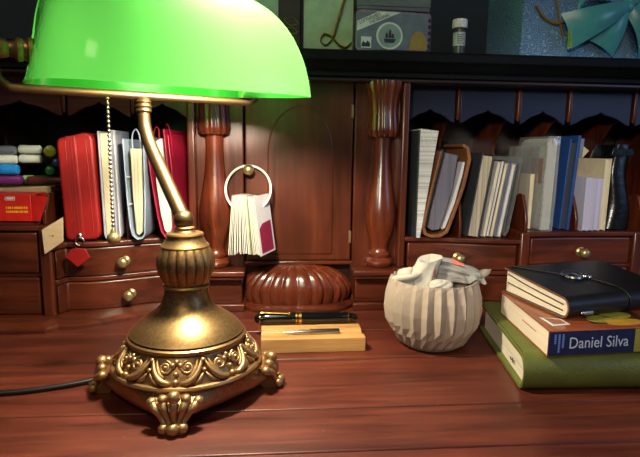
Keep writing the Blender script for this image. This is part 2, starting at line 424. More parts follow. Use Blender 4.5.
for sgn in (-1, 1):
    OS = OSL if sgn < 0 else OSR
    xi = lambda u: XC+sgn*u
    def span(u0, u1): return (min(xi(u0), xi(u1)), max(xi(u0), xi(u1)))
    x0, x1 = span(.172, .350)
    o0, o1 = span(.366, .545)
    p0, p1 = span(.560, .80)
    # carcase behind the drawers, its rails and the shelf lips
    b = B(); board(b, x0-.004, x1+.004, .0, IS-.008, .012, .17); board(b, o0-.004, o1+.004, 0, OS-.008, .012, .17)
    board(b, p0-.004, p1, 0, OS-.008, .012, .17)
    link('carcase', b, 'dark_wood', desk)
    link('shelf', board(B(), x0-.003, x1+.003, IS-.008, IS, -.004, .2), 'wood_x', desk, .002)
    link('shelf', board(B(), o0-.004, o1+.004, OS-.008, OS, -.004, .2), 'wood_x', desk, .002)
    link('shelf', board(B(), p0-.004, p1, OS-.008, OS, -.004, .2), 'wood_x', desk, .002)
    link('rail', board(B(), x0-.003, x1+.003, .0555, .0625, .002, .02), 'wood_x', desk, .0015)
    for (a, c, zz, cx) in ((x0, x1, ((.0635, .106), (.0125, .0545)), xi(.270)), (o0, o1, ((.073, OS-.0095), (.0125, .067)), xi(.457)), (p0, p1, ((.073, OS-.0095), (.0125, .067)), xi(.68))):
        for k, (z0, z1) in enumerate(zz):
            b = board(B(), a+.003, c-.003, z0, z1, .0, .014)
            d = link('drawer', b, 'wood_x', desk, .003, 3)
            kx = cx+(.006*k+.008 if sgn < 0 and c > -.33 else -.014 if c < .40 and sgn > 0 else 0)
            knob((kx, yf(kx)+.001, (z0+z1)/2-.002), d)
    link('rail', board(B(), o0-.004, o1+.004, .067, .073, .002, .02), 'wood_x', desk, .0015)
    # posts between inner and outer units
    for u in (.358, .5525):
        q0, q1 = span(u-.008, u+.008); yy = yf(xi(u))
        link('post', B().box(q0, q1, yy-.005, yy+.17, 0, OS), 'wood_z', desk, .003)
    # base moulding
    b = B(); a, c = span(.168, .80); rs = []
    prof = [(-.028, 0), (-.028, .005), (-.024, .008), (-.017, .009), (-.010, .0115), (.005, .0125), (.005, 0)]
    for i in range(61):
        x = a+(c-a)*i/60; e_ = -.022*smooth((abs(x-XC)-.2)/.12) if sgn < 0 else -.004
        rs.append([(x, (yf(x) if sgn > 0 else max(yf(x), .752))+p[0]+(e_ if p[0] < 0 else 0), p[1]) for p in prof])
    link('base_molding', b.rings(rs), 'wood_x', desk)
    # pilasters either side of the door
    a, c = span(.087, .169); pc = xi(.131)
    b = B().box(a, c, .826, .99, 0, .36)
    link('stile', b, 'wood_z', desk, .002)
    e0, e1 = span(.087, .098); f0, f1 = span(.158, .170)
    b = B().box(e0, e1, .8275, .84, .066, .357).box(f0, f1, .806, .83, .066, .357)
    link('stile_bead', b, 'wood_z', desk, .003, 3)
    b = B().box(a+.002, c-.002, .796, .83, .012, .052).box(a-.002, c+.002, .788, .83, 0, .012)
    b.box(a-.001, c+.001, .784, .83, .052, .058).box(a-.003, c+.003, .780, .83, .058, .066)
    link('plinth', b, 'wood_x', desk, .002, 3)
    colm = link('column', B().lathe([(.019, .066), (.0225, .069), (.0235, .074), (.021, .078), (.0165, .081), (.018, .084), (.0185, .087), (.0150, .091), (.0135, .097),
        (.0165, .108), (.0215, .122), (.0248, .137), (.0255, .150), (.0245, .164), (.0215, .182), (.0180, .202), (.0152, .224), (.0138, .248), (.0140, .268), (.0150, .285), (.0150, .30)], 40, (pc, .822, 0)), 'carved', desk)
    def leaf(a, t): return 1+.10*abs(math.sin(7*a))*(1.15-t)+.06*math.sin(14*a)*t
    b = B().lathe([(.0150, .278), (.0190, .272), (.0222, .274), (.0235, .283), (.0225, .295), (.0215, .31), (.0225, .325), (.0250, .338), (.0285, .349), (.0290, .3565), (.010, .357)], 112, (pc, .822, 0), leaf)
    link('capital', b, 'carved', colm, angle=60)
# door, arched raised field, hinges, knob
door = link('door', B().box(-.047, .1235, .830, .85, .0725, .357), 'door', desk, .0025, 3)
arch = [(-.013, .082), (.094, .082), (.094, .245)]
for i in range(1, 16):
    a = PI*i/16; arch.append((.0405+.0535*math.cos(a), .245+.075*math.sin(a)))
arch.append((-.013, .245))
link('raised_panel', B().prism(arch, .8290, .835), 'door', door, .003, 2)
knob((-.041, .831, .219), door, .0085)
for z in (.312, .112): link('hinge', B().box(.1195, .1235, .8275, .835, z-.010, z+.010), 'knob', door, .0005)
# recess below the door with gadrooned half dome
link('rail', B().box(-.049, .126, .826, .86, .0665, .0725), 'wood_x', desk, .0015)
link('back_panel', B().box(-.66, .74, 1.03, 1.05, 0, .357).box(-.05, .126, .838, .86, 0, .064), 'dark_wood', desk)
def dome(i, j):
    a = PI+PI*i; t = j
    rr = (1-t**3.6)**.5 if t < 1 else 0
    lob = 1+.07*abs(math.sin(a*14))**.7*(1 if t < .985 else 0)
    prf = (.95+.07*math.sin(min(1, t*1.7)*PI*.8))
    return (.034+.086*rr*prf*lob*math.copysign(abs(math.cos(a))**.85, math.cos(a)), .836+.046*rr*prf*lob*math.sin(a), .008+.0605*t*(1+.10*(lob-1)))
b = B(); b.grid(dome, 181, 26)
link('carved_ornament', b, 'carved', desk, angle=70)
b = B(); prf = [(.0, 0), (0, .005), (.006, .009), (.03, .010), (.03, 0)]
rs = []
for i in range(41):
    a = PI+PI*i/40; cx, cy = math.cos(a), math.sin(a)
    cx = math.copysign(abs(cx)**.6, cx); cy = math.copysign(abs(cy)**.6, cy)
    rs.append([(.036+(.090-p[0])*cx, .845+(.068-p[0])*cy, p[1]) for p in prf])
link('base_molding', b.rings(rs), 'wood_x', desk)
# top shelf over everything
b = B(); prf = [(.79, .398), (.784, .395), (.784, .383), (.790, .379), (.793, .372), (.799, .368), (.799, .361), (1.12, .361), (1.12, .398)]
link('top_shelf', b.prism(prf, -.70, .78, 'YZ'), 'black_shelf', desk, .0012)
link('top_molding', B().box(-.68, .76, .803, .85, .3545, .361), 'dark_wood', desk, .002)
# dividers with concave front and pendant drop; scalloped valances between them
def divider(x, z0, yb):
    poly = [(1.03, z0), (1.03, .357), (.843, .357), (.843, .315), (.846, .302), (.852, .307), (.862, .318), (.905, .300), (.935, .265), (.938, .225), (.920, .190), (.895, .180)]
    poly += [(yb+.050, .176), (yb+.030, .186), (yb+.018, .184), (yb+.008, .165), (yb+.001, z0+.02), (yb+.001, z0)]
    link('divider', B().prism(poly, x-.0026, x+.0026, 'YZ'), 'wood_z', desk, .0012)
def valance(x0, x1):
    n = 28; lo = []
    for i in range(n+1):
        t = i/n; q = abs(2*t-1)
        z = .302+.018*(1-q)**2.2+.006*math.sin(q*PI)**2-.004*q
        lo.append((x0+(x1-x0)*t, z))
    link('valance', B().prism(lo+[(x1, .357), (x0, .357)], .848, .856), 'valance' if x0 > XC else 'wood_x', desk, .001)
rx = [.206, .298, .400, .4875, .602, .70]
lx = [-.131, -.2195, -.3225, -.455, -.55, -.63]
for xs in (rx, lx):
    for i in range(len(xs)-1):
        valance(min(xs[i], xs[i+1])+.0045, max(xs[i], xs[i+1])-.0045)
        x = xs[i+1]; u = abs(x-XC)
        divider(x, IS if u < .35 else (OSL if x < XC else OSR), yf(x)+.004)
link('side_panel', B().box(-.68, -.66, .80, 1.05, 0, .357), 'wood_z', desk, .002)
link('side_panel', B().box(.74, .76, .80, 1.05, 0, .357), 'wood_z', desk, .002)

# ------------------------------------------------------------------ banker's lamp
LC = Vector((-.091, .531, 0)); LA = R(26)
ax = Vector((math.cos(LA), math.sin(LA), 0)); nr = Vector((math.sin(LA), -math.cos(LA), 0))
ST = Vector((-.1407, .585, .305))
def Q(l, d, z): p = ST+ax*l+nr*d; return Vector((p.x, p.y, z))
lamp = thing('desk_lamp', "antique brass desk lamp with glowing green glass shade and pull chain", 'lamp', LC)
# plate: round above, four-cornered below
def plate_r(a, k):
    sq = 1/(abs(math.cos(a))+abs(math.sin(a)))           # diamond, corners on the axes
    dia = .098*(sq*.55+.45*(sq**.5)*1.0)
    return .0745*(1-k)+min(dia, .092)*k*.955
rs = []
for z, k, sc in ((.0100, 1, .80), (.0100, 1, .965), (.012, 1, .99), (.016, .95, 1), (.020, .75, 1), (.024, .45, .995), (.0275, .15, .985), (.0290, 0, 1), (.0300, 0, 1.02), (.0320, 0, 1.03), (.0340, 0, 1.015), (.0348, 0, .985), (.0340, 0, .95), (.025, 0, .80)):
    rs.append([LC+Vector((plate_r(2*PI*i/96, k)*sc*math.cos(2*PI*i/96), plate_r(2*PI*i/96, k)*sc*math.sin(2*PI*i/96), z)) for i in range(96)])
base = link('base_plate', B().rings(rs), 'lamp', lamp)
# cone carrying the relief
cone = [(.060, .029), (.0705, .0325), (.0690, .0375), (.0655, .0435), (.0610, .0500), (.0570, .0545), (.0560, .0570), (.045, .0575)]
link('relief_ground', B().lathe(cone, 64, LC), 'lamp_relief', base)
b = B()
def onc(th, a, h, lift=.0):
    """point on the cone: angle, arc offset (m), height fraction 0..1"""
    t = h; r = .0712+(.0560-.0712)*t; z = .0325+(.0575-.0325)*t
    r += .0012*math.sin(t*PI); aa = th+a/.0635
    nrm = Vector((.84*math.cos(aa), .84*math.sin(aa), .54))
    return LC+Vector((r*math.cos(aa), r*math.sin(aa), z))+nrm*lift
NU = 8
for k in range(NU):
    th = 2*PI*k/NU-PI/2
    for s in (-1, 1):
        sp = []                                               # volute
        for i in range(20):
            q = i/19; ang = s*(q*1.9*2*PI)+PI/2; rad = .0062*(1-q*.8)
            sp.append(onc(th, s*.0100+rad*math.cos(ang)*1.0, .62+rad*math.sin(ang)/.029, .0015))
        b.tube(sp, [.0017*(1-.35*i/19) for i in range(20)], 7)
        b.ball(onc(th, s*.0100, .62, .002), .0022, 8)
        lf = [onc(th, s*(.004+.0200*q), .12+.74*q**2.6, .0018+.001*math.sin(q*PI)) for q in [i/9 for i in range(10)]]
        b.tube(lf, [.0008+.0026*math.sin(PI*min(1, .12+i/9*.88))**.8 for i in range(10)], 8)
        lf = [onc(th, s*(.0095+.0105*q), .30+.56*q**2.2, .0016) for q in [i/8 for i in range(9)]]
        b.tube(lf, [.0007+.0020*math.sin(PI*min(1, .1+i/8*.9)) for i in range(9)], 8)
        lf = [onc(th, s*(.0150+.0090*q), .08+.34*q**1.5, .0012) for q in [i/6 for i in range(7)]]
        b.tube(lf, [.0007+.0017*math.sin(PI*min(1, .1+i/6*.9)) for i in range(7)], 8)
    for s in (-1, 0, 1):
        b.ball(onc(th, s*.0035, .78-.1*abs(s), .0015), .0028, 8, (1, 1, 1.2))
    b.ball(onc(th, 0, .16, .0016), .0034, 10); b.ball(onc(th, 0, .42, .0016), .0026, 8)
    b.ball(onc(th+PI/NU, 0, .80, .0012), .0030, 8); b.ball(onc(th+PI/NU, 0, .50, .0012), .0024, 8)
link('scroll_relief', b, 'lamp_relief', base, angle=80)
b = B().lathe([(.044, .0545), (.0540, .0548), (.0575, .0562), (.0598, .0580), (.0606, .0598), (.0602, .0614), (.0588, .0624), (.0568, .0630), (.0568, .0638), (.0578, .0646), (.0570, .0656), (.0562, .0665), (.0532, .0700), (.0478, .0750), (.0400, .0805), (.0312, .0862),
    (.0258, .0930), (.0230, .1010), (.0219, .1075), (.0220, .1095), (.0234, .1105), (.0240, .1120), (.0228, .1135), (.018, .114)], 72, LC)
link('bell', b, 'lamp', lamp)
def gad(a, t): return 1+.075*(abs(math.sin(a*9))**.6-.6)*math.sin(PI*min(1, max(0, t)))**.5
prof = []
for i in range(23):
    t = i/22; prof.append((.0196+.0082*math.sin(PI*(.04+.9*t**1.05))**.75+.001*t, .113+.040*t))
link('gadrooned_urn', B().lathe(prof, 180, LC, gad), 'lamp', lamp, angle=75)
b = B().lathe([(.018, .1500), (.0234, .1510), (.0242, .1530), (.0230, .1548), (.0212, .1565), (.0186, .1610), (.0180, .1630), (.0187, .1645), (.0180, .1660), (.0110, .1672), (.0095, .1690), (.0098, .1715), (.0080, .173)], 48, LC)
link('collar', b, 'lamp', lamp)
b = B().ball(LC+Vector((-.001, .001, .179)), .0102, 24)
link('swivel_joint', b, 'tube', lamp)
st = bez([LC+Vector((-.002, .002, .181)), (-.1075, .5495, .206), (-.1230, .5675, .2335), (-.1335, .5785, .2535), (-.1395, .5840, .272), (-.1407, .585, .287), (-.1407, .585, .301)], 7)
n = len(st)
stem = link('stem', B().tube(st, [.0078-.0016*(i/(n-1)) for i in range(n)], 18), 'tube', lamp)
b = B().lathe([(.004, .288), (.0078, .2885), (.0085, .290), (.0078, .2915), (.0078, .293), (.0088, .2945), (.0078, .296), (.0075, .2975), (.0085, .299), (.0075, .3005), (.0055, .3035), (.003, .305)], 28, (ST.x, ST.y, 0))
link('ferrule', b, 'tube', stem)
# yoke holding the shade
zt, zp = .3055, .341
yk = [Q(-.1335, 0, zp), Q(-.1340, 0, zp-.015), Q(-.1325, 0, zt+.010), Q(-.1250, 0, zt+.002), Q(-.112, 0, zt), Q(-.05, 0, zt), Q(0, 0, zt), Q(.05, 0, zt), Q(.112, 0, zt), Q(.125, 0, zt+.002), Q(.1325, 0, zt+.010), Q(.134, 0, zp-.015), Q(.1335, 0, zp)]
yoke = link('yoke', B().tube(bez(yk, 6), .0043, 14), 'tube', lamp)
AXM = Matrix.Translation(Q(0, 0, zp)) @ Matrix.Rotation(LA, 4, 'Z') @ Matrix.Rotation(R(90), 4, 'Y')     # local z along the yoke axis
for s in (-1, 1):
    pr_ = [(.002, .092), (.0105, .0925), (.0125, .0945), (.0125, .0975), (.0105, .099), (.0105, .1005), (.0120, .102), (.0120, .105), (.0100, .1065), (.0095, .109), (.0110, .111), (.0110, .1145), (.0080, .117), (.0070, .121), (.0085, .124), (.0095, .129), (.0085, .134), (.006, .1375), (.001, .139)]
    link('pivot_knob', B(AXM).lathe([(r, s*z) for r, z in pr_], 28), 'lamp', yoke)
# glass shade: long trough, rounded ends
def sect(t):
    """cross section from front lip over the crown to the back lip: (d, z)"""
    if t < .72:
        a = (t/.72)*PI/2
        return (.004+.200*math.cos(a)**1.0, .2945+.1155*math.sin(a))
    a = (t-.72)/.28
    return (.004-.048*math.sin(a*PI/2), .410-.096*(1-math.cos(a*PI/2)))
HL = .115
ZE = .310
def shd(i, j):
    s = math.sin((2*i-1)*PI/2); s = math.copysign(1-(1-abs(s))**1.0, s)
    k = max(0., 1-abs(s)**8)**(1/3.4); d, z = sect(j)
    return Q((HL-.012*min(1, max(0, (z-.2945)/.1155)))*s+.002, .008+(d-.008)*k, ZE+(z-ZE)*k)
b = B(); b.grid(shd, 90, 48)
shade = link('glass_shade', b, 'shade', lamp, angle=80)
# bulb in its socket, pull chain under it
BM = Matrix.Translation(Q(.030, .095, .347)) @ Matrix.Rotation(LA, 4, 'Z') @ Matrix.Rotation(R(90), 4, 'Y')
link('bulb', B(BM).lathe([(.003, -.020), (.010, -.019), (.0135, -.012), (.0145, 0), (.0145, .024), (.0125, .034), (.007, .040), (.001, .042)], 20), 'bulb', lamp)
link('socket', B(BM).lathe([(.002, -.075), (.010, -.074), (.0125, -.070), (.0125, -.030), (.0145, -.028), (.0145, -.016), (.004, -.014)], 20), 'tube', lamp)
b = B(); cp = Q(-.037, .006, 0)
zz = .300; cs = []
while zz > .1625: cs.append(zz); zz -= .0047
for z in cs: b.ball((cp.x, cp.y, z), .0021, 8)
b.tube([(cp.x, cp.y, .302), (cp.x, cp.y, .159)], .0005, 5)
chain = link('pull_chain', b, 'chain', lamp)
b = B().ball((cp.x, cp.y, .1545), .0072, 18).lathe([(.002, .160), (.0035, .1602), (.0028, .1635), (.001, .164)], 14, (cp.x, cp.y, 0))
link('pull_ball', b, 'knob', chain)
# claw feet
def foot(th):
    e = Vector((math.cos(th), math.sin(th), 0)); t = Vector((-e.y, e.x, 0)); b = B()
    P = lambda rd, tg, z: LC+e*(rd-.004)+t*tg*1.08+Vector((0, 0, z))
    for k in range(-2, 3):
        top = (.0895-abs(k)*.0030, k*.0095, .0315-abs(k)*.0035)
        pts = [P(*top), P(.0955-abs(k)*.002, k*.0078, .0235-abs(k)*.001), P(.0955-abs(k)*.0014, k*.0056, .0155), P(.0955, k*.0040, .0095), P(.099-abs(k)*.001, k*.0036, .005)]
        b.tube(bez(pts, 4), [.0042-.0016*min(1, i/10) for i in range(17)], 9)
        b.ball(P(top[0]+.002, top[1], top[2]), .0062 if k == 0 else .0050, 12)
    for k in (-1, 0, 1): b.ball(P(.1005-abs(k)*.002, k*.0075, .0060), .0060 if k == 0 else .0052, 12)
    b.rings([[P(.07, -.018, .028), P(.07, .018, .028), P(.092, .017, .024), P(.092, -.017, .024)], [P(.076, -.012, .014), P(.076, .012, .014), P(.094, .010, .014), P(.094, -.010, .014)],
             [P(.082, -.008, .0005), P(.082, .008, .0005), P(.100, .008, .0005), P(.100, -.008, .0005)]])
    return link('foot', b, 'lamp_relief', lamp, angle=70)
for k in range(4): foot(k*PI/2+R(1))
cd = bez([(-.160, .560, .012), (-.180, .553, .0045), (-.22, .535, .0030), (-.27, .522, .003), (-.34, .520, .003), (-.45, .53, .003), (-.7, .60, .003)], 6)
link('power_cord', B().tube(cd, .0028, 10), 'cord', lamp)
# ------------------------------------------------------------------ left pigeonholes
def rounded(b, w, h, d, r, n=6, x0=0):
    """upright slab: rounded rectangle in XZ extruded along y"""
    poly = []
    for cx, cz, a0 in ((w/2-r, r, -90), (w/2-r, h-r, 0), (-w/2+r, h-r, 90), (-w/2+r, r, 180)):
        for i in range(n+1):
            a = R(a0+90*i/n); poly.append((x0+cx+r*math.cos(a), cz+r*math.sin(a)))
    return b.prism(poly, 0, d)
# zipped red organiser: three layers (cover, gusset, cover), zip line, ring and leather tag
X = Tm((-.2755, .766, IS+.0015), 4, -2)
t = thing('zip_organizer', 'red leather zip-round organizer with a red leather tag hanging from its zipper', 'organizer', X.translation)
ov = []
for cx, cz, a0, r_ in ((.0130, .0125, -90, .0115), (.0130, .1425, 0, .0115), (-.0155, .1390, 90, .0085), (-.0155, .0095, 180, .0085)):
    for i in range(7): ov.append((cx+r_*math.cos(R(a0+15*i)), cz+r_*math.sin(R(a0+15*i))))
b = B(X); b.prism(ov, 0, .112); link('cover', b, 'red_leather', t, .0035, 3)
b = B(X); b.box(-.0118, .0012, -.0007, .113, .0010, .1492); link('gusset', b, 'red_leather', t, .0008)
b = B(X)
for x in (-.0122, .0016, .0150): b.tube([(x, .0002, .006), (x, .0002, .144)], .0007, 6)
link('seam_piping', b, 'red_leather', t)
b = B(X)
for x in (-.0088, -.0015): b.box(x-.0004, x+.0004, -.0010, .004, .006, .145)
b.box(-.0062, -.0042, -.0013, .004, .006, .146); link('zipper', b, 'red_zip', t)
b = B(X); b.ball((-.0035, -.002, .008), .0042, 12, (1, .8, 1.2)).tube([(-.0035+.006*math.cos(a), -.005, .0005+.006*math.sin(a)) for a in [2*PI*i/20 for i in range(21)]], .0008, 6)
zp_ = link('zip_pull', b, 'silver', t)
tg = [(-.002, -.0065), (.008, -.0075), (.0125, -.0185), (-.002, -.0295), (-.0145, -.0165), (-.008, -.0075)]
b = B(X @ Tm((-.0030, -.004, .001)) @ Matrix.Scale(1.2, 4)); b.prism(tg, -.0125, -.0095); link('leather_tag', b, 'red_leather', zp_, .0008)

# grey notebook with cream spine face
X = Tm((-.2385, .772, IS+.0005), 1, -1.2)
t = thing('notebook', 'pale grey notebook with cream page block between red organizer and blue notebook', 'notebook', X.translation)
b = B(X); b.strip([(-.0095, .158), (-.0095, .010), (-.0080, .004), (-.004, .001), (.004, .001), (.0075, .003), (.0095, .008), (.0095, .160)], .0028, 0, .10); link('cover', b, 'grey_cover', t, .0008)
b = B(X); b.box(-.0066, .0055, .0010, .098, .005, .155); link('page_block', b, 'cream_cover', t, .0015)
b = B(X); b.box(.0095, .0110, .012, .018, .004, .159); link('elastic', b, 'pale_card', t)

def u_book(name, label, X, path, th, depth, cov, pag, pgpoly, group=None, cat='notebook', pdep=.003):
    t = thing(name, label, cat, X.translation, group)
    b = B(X); b.strip(path, th, 0, depth); link('cover', b, cov, t, .0008)
    b = B(X); b.prism(pgpoly, pdep, depth-.004); link('page_block', b, pag, t, .0008)
    return t
# light blue notebook, spine down
X = Tm((-.2005, .778, IS+.0024), 0)
t = u_book('notebook', 'light blue notebook standing on its spine beside the crimson planner, with a loop at top', X,
    [(-.0165, .146), (-.0135, .060), (-.0105, .016), (-.0075, .005), (-.002, .0005), (.004, .0015), (.0075, .008), (.0095, .060), (.0105, .150)], -.0022, .105, 'pale_blue', 'cream_pages_x',
    [(-.004, .008), (.0005, .005), (.0045, .010), (.0065, .060), (.0075, .132), (-.0085, .132), (-.007, .060)])
b = B(X); b.tube(bez([(-.009, .02, .128), (-.0085, .018, .150), (-.003, .017, .160), (.002, .018, .150), (.003, .02, .128)], 6), .0022, 8, True, .5); link('pen_loop', b, 'pale_blue', t)
link('card_tab', B(X).box(-.0125, -.0095, -.001, .04, .05, .052), 'pale_card', t)
link('card_tab', B(X).box(-.0135, -.0105, -.001, .04, .09, .092), 'pale_card', t)
# crimson planner, spine down, covers gaping
X = Tm((-.1585, .783, IS+.0050), -8, -3.5) @ Matrix.Diagonal((.74, 1, 1, 1))
t = u_book('planner', 'crimson leather planner standing spine down with strap looped over white pages', X,
    [(-.0265, .138), (-.0225, .080), (-.0170, .030), (-.0125, .008), (-.006, .0005), (.004, .0005), (.0095, .006), (.0120, .030), (.0090, .090), (.0075, .158)], -.003, .105, 'crimson', 'white_pages_x',
    [(-.009, .010), (-.003, .005), (.003, .006), (.007, .014), (.0075, .040), (.0035, .090), (.0005, .145), (-.0125, .140), (-.0170, .080), (-.0135, .035)], cat='planner')
b = B(X); b.strip([(.0135, .150), (.0150, .090), (.0165, .030), (.0140, .005)], .0025, .004, .104); link('outer_flap', b, 'crimson', t, .0008)
b = B(X); b.tube(bez([(-.019, .012, .128), (-.017, .010, .148), (-.010, .008, .161), (-.004, .008, .158), (-.005, .008, .140), (-.010, .01, .128)], 6), .0021, 8, True, .5); link('pen_loop', b, 'crimson', t)
b = B(X); b.tube(bez([(.002, .03, .158), (.010, .012, .166), (.018, .006, .160), (.0215, .003, .138), (.0205, .004, .118)], 6), .0009, 6); link('elastic', b, 'crimson', t)

# red carton with open end flap, on the outer shelf
OS = OSL; fx = .742
t = thing('carton', 'small red cardboard carton with white and yellow printing lying in left pigeonhole', 'box', (-.36, fx+.02, OS))
b = B(); z0, z1 = OS+.0065, OS+.0440
b.rings([[(-.440, fx, z0), (-.440, fx+.05, z0), (-.440, fx+.05, z1), (-.440, fx, z1)], [(-.334, fx, z0), (-.334, fx+.05, z0), (-.334, fx+.05, z1-.001), (-.334, fx, z1-.001)]])
link('carton_body', b, 'red_card', t, .0006)
b = B(); b.rings([[(-.334, fx+.0005, z0), (-.334, fx+.002, z0), (-.334, fx+.002, z1-.001), (-.334, fx+.0005, z1-.001)], [(-.322, fx-.003, z0+.001), (-.322, fx-.0015, z0+.001), (-.309, fx-.0035, z1-.004), (-.309, fx-.005, z1-.004)]])
b.rings([[(-.334, fx, z1-.002), (-.334, fx+.03, z1-.002), (-.334, fx+.03, z1-.001), (-.334, fx, z1-.001)], [(-.3275, fx+.003, z1-.001), (-.3275, fx+.028, z1-.001), (-.3275, fx+.028, z1), (-.3275, fx+.003, z1)]])
link('end_flap', b, 'red_card', t)
b = B(); yy = fx-.0003
for (x0, x1, q0, q1) in ((-.3675, -.3545, .0325, .0335), (-.3675, -.3545, .0285, .0290), (-.3675, -.3668, .0285, .0335), (-.3552, -.3545, .0285, .0335), (-.3655, -.3565, .0300, .0318)):
    b.box(x0, x1, yy, yy+.0006, z0+q0, z0+q1)
link('white_logo', b, 'white_print', t)
b = B(); rnd = random.Random(3)
for zc in (.0185, .0130):
    x = -.3670
    while x < -.340:
        w = rnd.choice((.0012, .0016, .0021)); b.box(x, x+w, yy, yy+.0006, z0+zc-.0014, z0+zc+.0014); x += w+rnd.choice((.0005, .0005, .0013))
link('yellow_print', b, 'yellow_print', t)
# carton stands on a folded card
t = thing('pad', 'dark red-brown pad lying under the red carton', 'pad', (-.38, .77, OS))
link('cover', B().box(-.44, -.3295, .745, .79, OS+.0003, OS+.006), 'pen_maroon', t, .001)

# pale wooden tile propped against the corner post
X = Tm((-.3055, .7365, .129))
t = thing('wooden_tile', 'small pale wooden tile with a pin in its centre, below red carton', 'tile', X.translation)
pl = [(-.0125, -.0190), (.0165, -.0175), (.0150, .0185), (-.0145, .0150)]
X = Tm((-.3055, .7400, .1285))
b = B(X); b.prism([(-.0145, .0085), (.0145, .0262), (.0130, -.0080), (-.0125, -.0260)], -.0035, 0); link('board', b, 'pale_wood', t, .0006)
b = B(X); b.ball((.0005, -.004, .001), .0013, 10).ball((-.004, -.004, .0025), .0009, 8); link('pin', b, 'knob', t)

# box of pens at the back of the outer pigeonhole
t = thing('card_box', 'cream card box behind the red carton with markers piled on it', 'box', (-.36, .83, OS))
link('box_body', B().box(-.425, -.332, .80, .875, OS+.0003, .188), 'kraft', t, .001)
link('lid', B().prism([(-.43, .182), (-.329, .182), (-.329, .193), (-.43, .188)], .797, .878), 'kraft', t, .001)
def marker(label, pos, rz, ry, L_, r, body, cap, group='markers piled in the left pigeonhole'):
    """lies along its local x; cap end at +x"""
    X = Tm(pos, rz, ry) @ Matrix.Rotation(R(90), 4, 'Y')
    t = thing('marker', label, 'marker', pos, group)
    link('barrel', B(X).lathe([(r*.3, -L_*.5), (r*.8, -L_*.49), (r*.95, -L_*.46), (r*.95, L_*.2), (r*.8, L_*.21)], 18), body, t)
    link('cap', B(X).lathe([(r*.85, L_*.2), (r, L_*.205), (r, L_*.44), (r*.85, L_*.485), (r*.45, L_*.5), (.0003, L_*.502)], 18), cap, t)
    return t
zb = .1935
marker('purple marker lying lowest in the stack at far left', (-.427, .815, zb+.0075), 4, 0, .10, .0075, 'pen_purple', 'pen_purple')
marker('sky blue marker lying between the purple and the frosted white one', (-.428, .813, zb+.0228), -3, 0, .10, .0078, 'pen_blue', 'pen_blue')
marker('frosted white marker lying on top of the sky blue one', (-.432, .815, zb+.0375), 2, 0, .10, .0070, 'pen_white', 'pen_white')
marker('dark grey marker, topmost in the stack at far left', (-.432, .816, zb+.0510), -2, 0, .10, .0065, 'pen_grey', 'pen_grey')
def pen_end(label, pos, yaw, L_, r, body, cap): return marker(label, pos, yaw, 0, L_, r, body, cap)
pen_end('marker with pale green cap lying lowest of the loose green ones', (-.359, .838, zb+.0070), 190, .052, .0065, 'pen_green', 'pen_pale_green')
pen_end('maroon marker lying on the card box beside the red organizer', (-.342, .816, zb+.0068), 174, .058, .0062, 'pen_maroon', 'pen_maroon')
pen_end('green marker pointing out between the pale capped ones', (-.3555, .863, zb+.0210), 292, .10, .0072, 'pen_green', 'pen_green')
pen_end('dark teal marker end next to the red organizer', (-.3460, .864, zb+.0330), 292, .10, .0065, 'pen_navy', 'pen_navy')
pen_end('short frosted white marker, lower of two poking out left of the lime one', (-.3655, .822, zb+.0385), 182, .031, .0065, 'pen_white', 'pen_white')
pen_end('short frosted white marker, upper of two poking out left of the lime one', (-.3655, .822, zb+.0525), 178, .031, .0066, 'pen_white', 'pen_white')
pen_end('lime yellow marker end pointing forward, topmost of the pile', (-.3525, .860, zb+.0500), 292, .10, .0088, 'pen_lime', 'pen_lime')

# ------------------------------------------------------------------ flash cards on a ring over the door knob
kc = Vector((-.0410, .8240, .1908)); RR = .0345
t = thing('flash_cards', 'white flash cards on a white ring hung over the door knob', 'cards', (kc.x, kc.y, kc.z-.1))
b = B(); b.tube([kc+Vector((RR*math.cos(a), -.0185*(1-math.sin(a)), RR*math.sin(a))) for a in [2*PI*i/48 for i in range(49)]], .0019, 8, False)
link('ring', b, 'white_plastic', t)
NC = 19
for i in range(NC):
    q = i/(NC-1)
    X = Matrix.Translation((kc.x-.0225+.0305*q, kc.y-.0495+.004*q, kc.z-.016+.003*math.sin(q*PI)-.002*(q)))
    X = X @ Matrix.Rotation(R(4-26*q+random.uniform(-.6, .6)), 4, 'Z') @ Matrix.Rotation(R(4.5-13*q+random.uniform(-.5, .5)), 4, 'Y')
    b = B(X); b.box(-.0005, .0005, .0, .034, -.083+.002*random.random(), .006)
    c = link('card', b, 'green_print' if i in (13,) else 'white_card', t)
X = Matrix.Translation((kc.x+.0100, kc.y-.0490, kc.z-.017)) @ Matrix.Rotation(R(-34), 4, 'Z') @ Matrix.Rotation(R(-9), 4, 'Y') @ Matrix.Rotation(R(90), 4, 'Z') @ Matrix.Rotation(R(0), 4, 'X')
b = B(X); b.prism([(0, -.082), (.038, -.078), (.038, .010), (0, .008)], -.0008, .0); cv = link('cover_card', b, 'pale_card', t)
b = B(X); b.prism([(.003, -.079), (.034, -.0755), (.034, -.030), (.012, -.034), (.003, -.042)], -.0011, -.0007); link('purple_print', b, 'crimson_dk', cv)

# ------------------------------------------------------------------ right pigeonholes
OS = OSR
def slab(name, label, cat, X, w, h, d, cov, pag, group=None, th=.0012, gap=.002):
    """thin upright book: two covers and a page block; local x = thickness"""
    t = thing(name, label, cat, X.translation, group)
    b = B(X); b.box(-w/2, -w/2+th, 0, d, 0, h).box(w/2-th, w/2, 0, d, 0, h); link('cover', b, cov, t, .0003)
    b = B(X); b.box(-w/2+th, w/2-th, gap, d-.002, .0015, h-gap); link('page_block', b, pag, t)
    return t
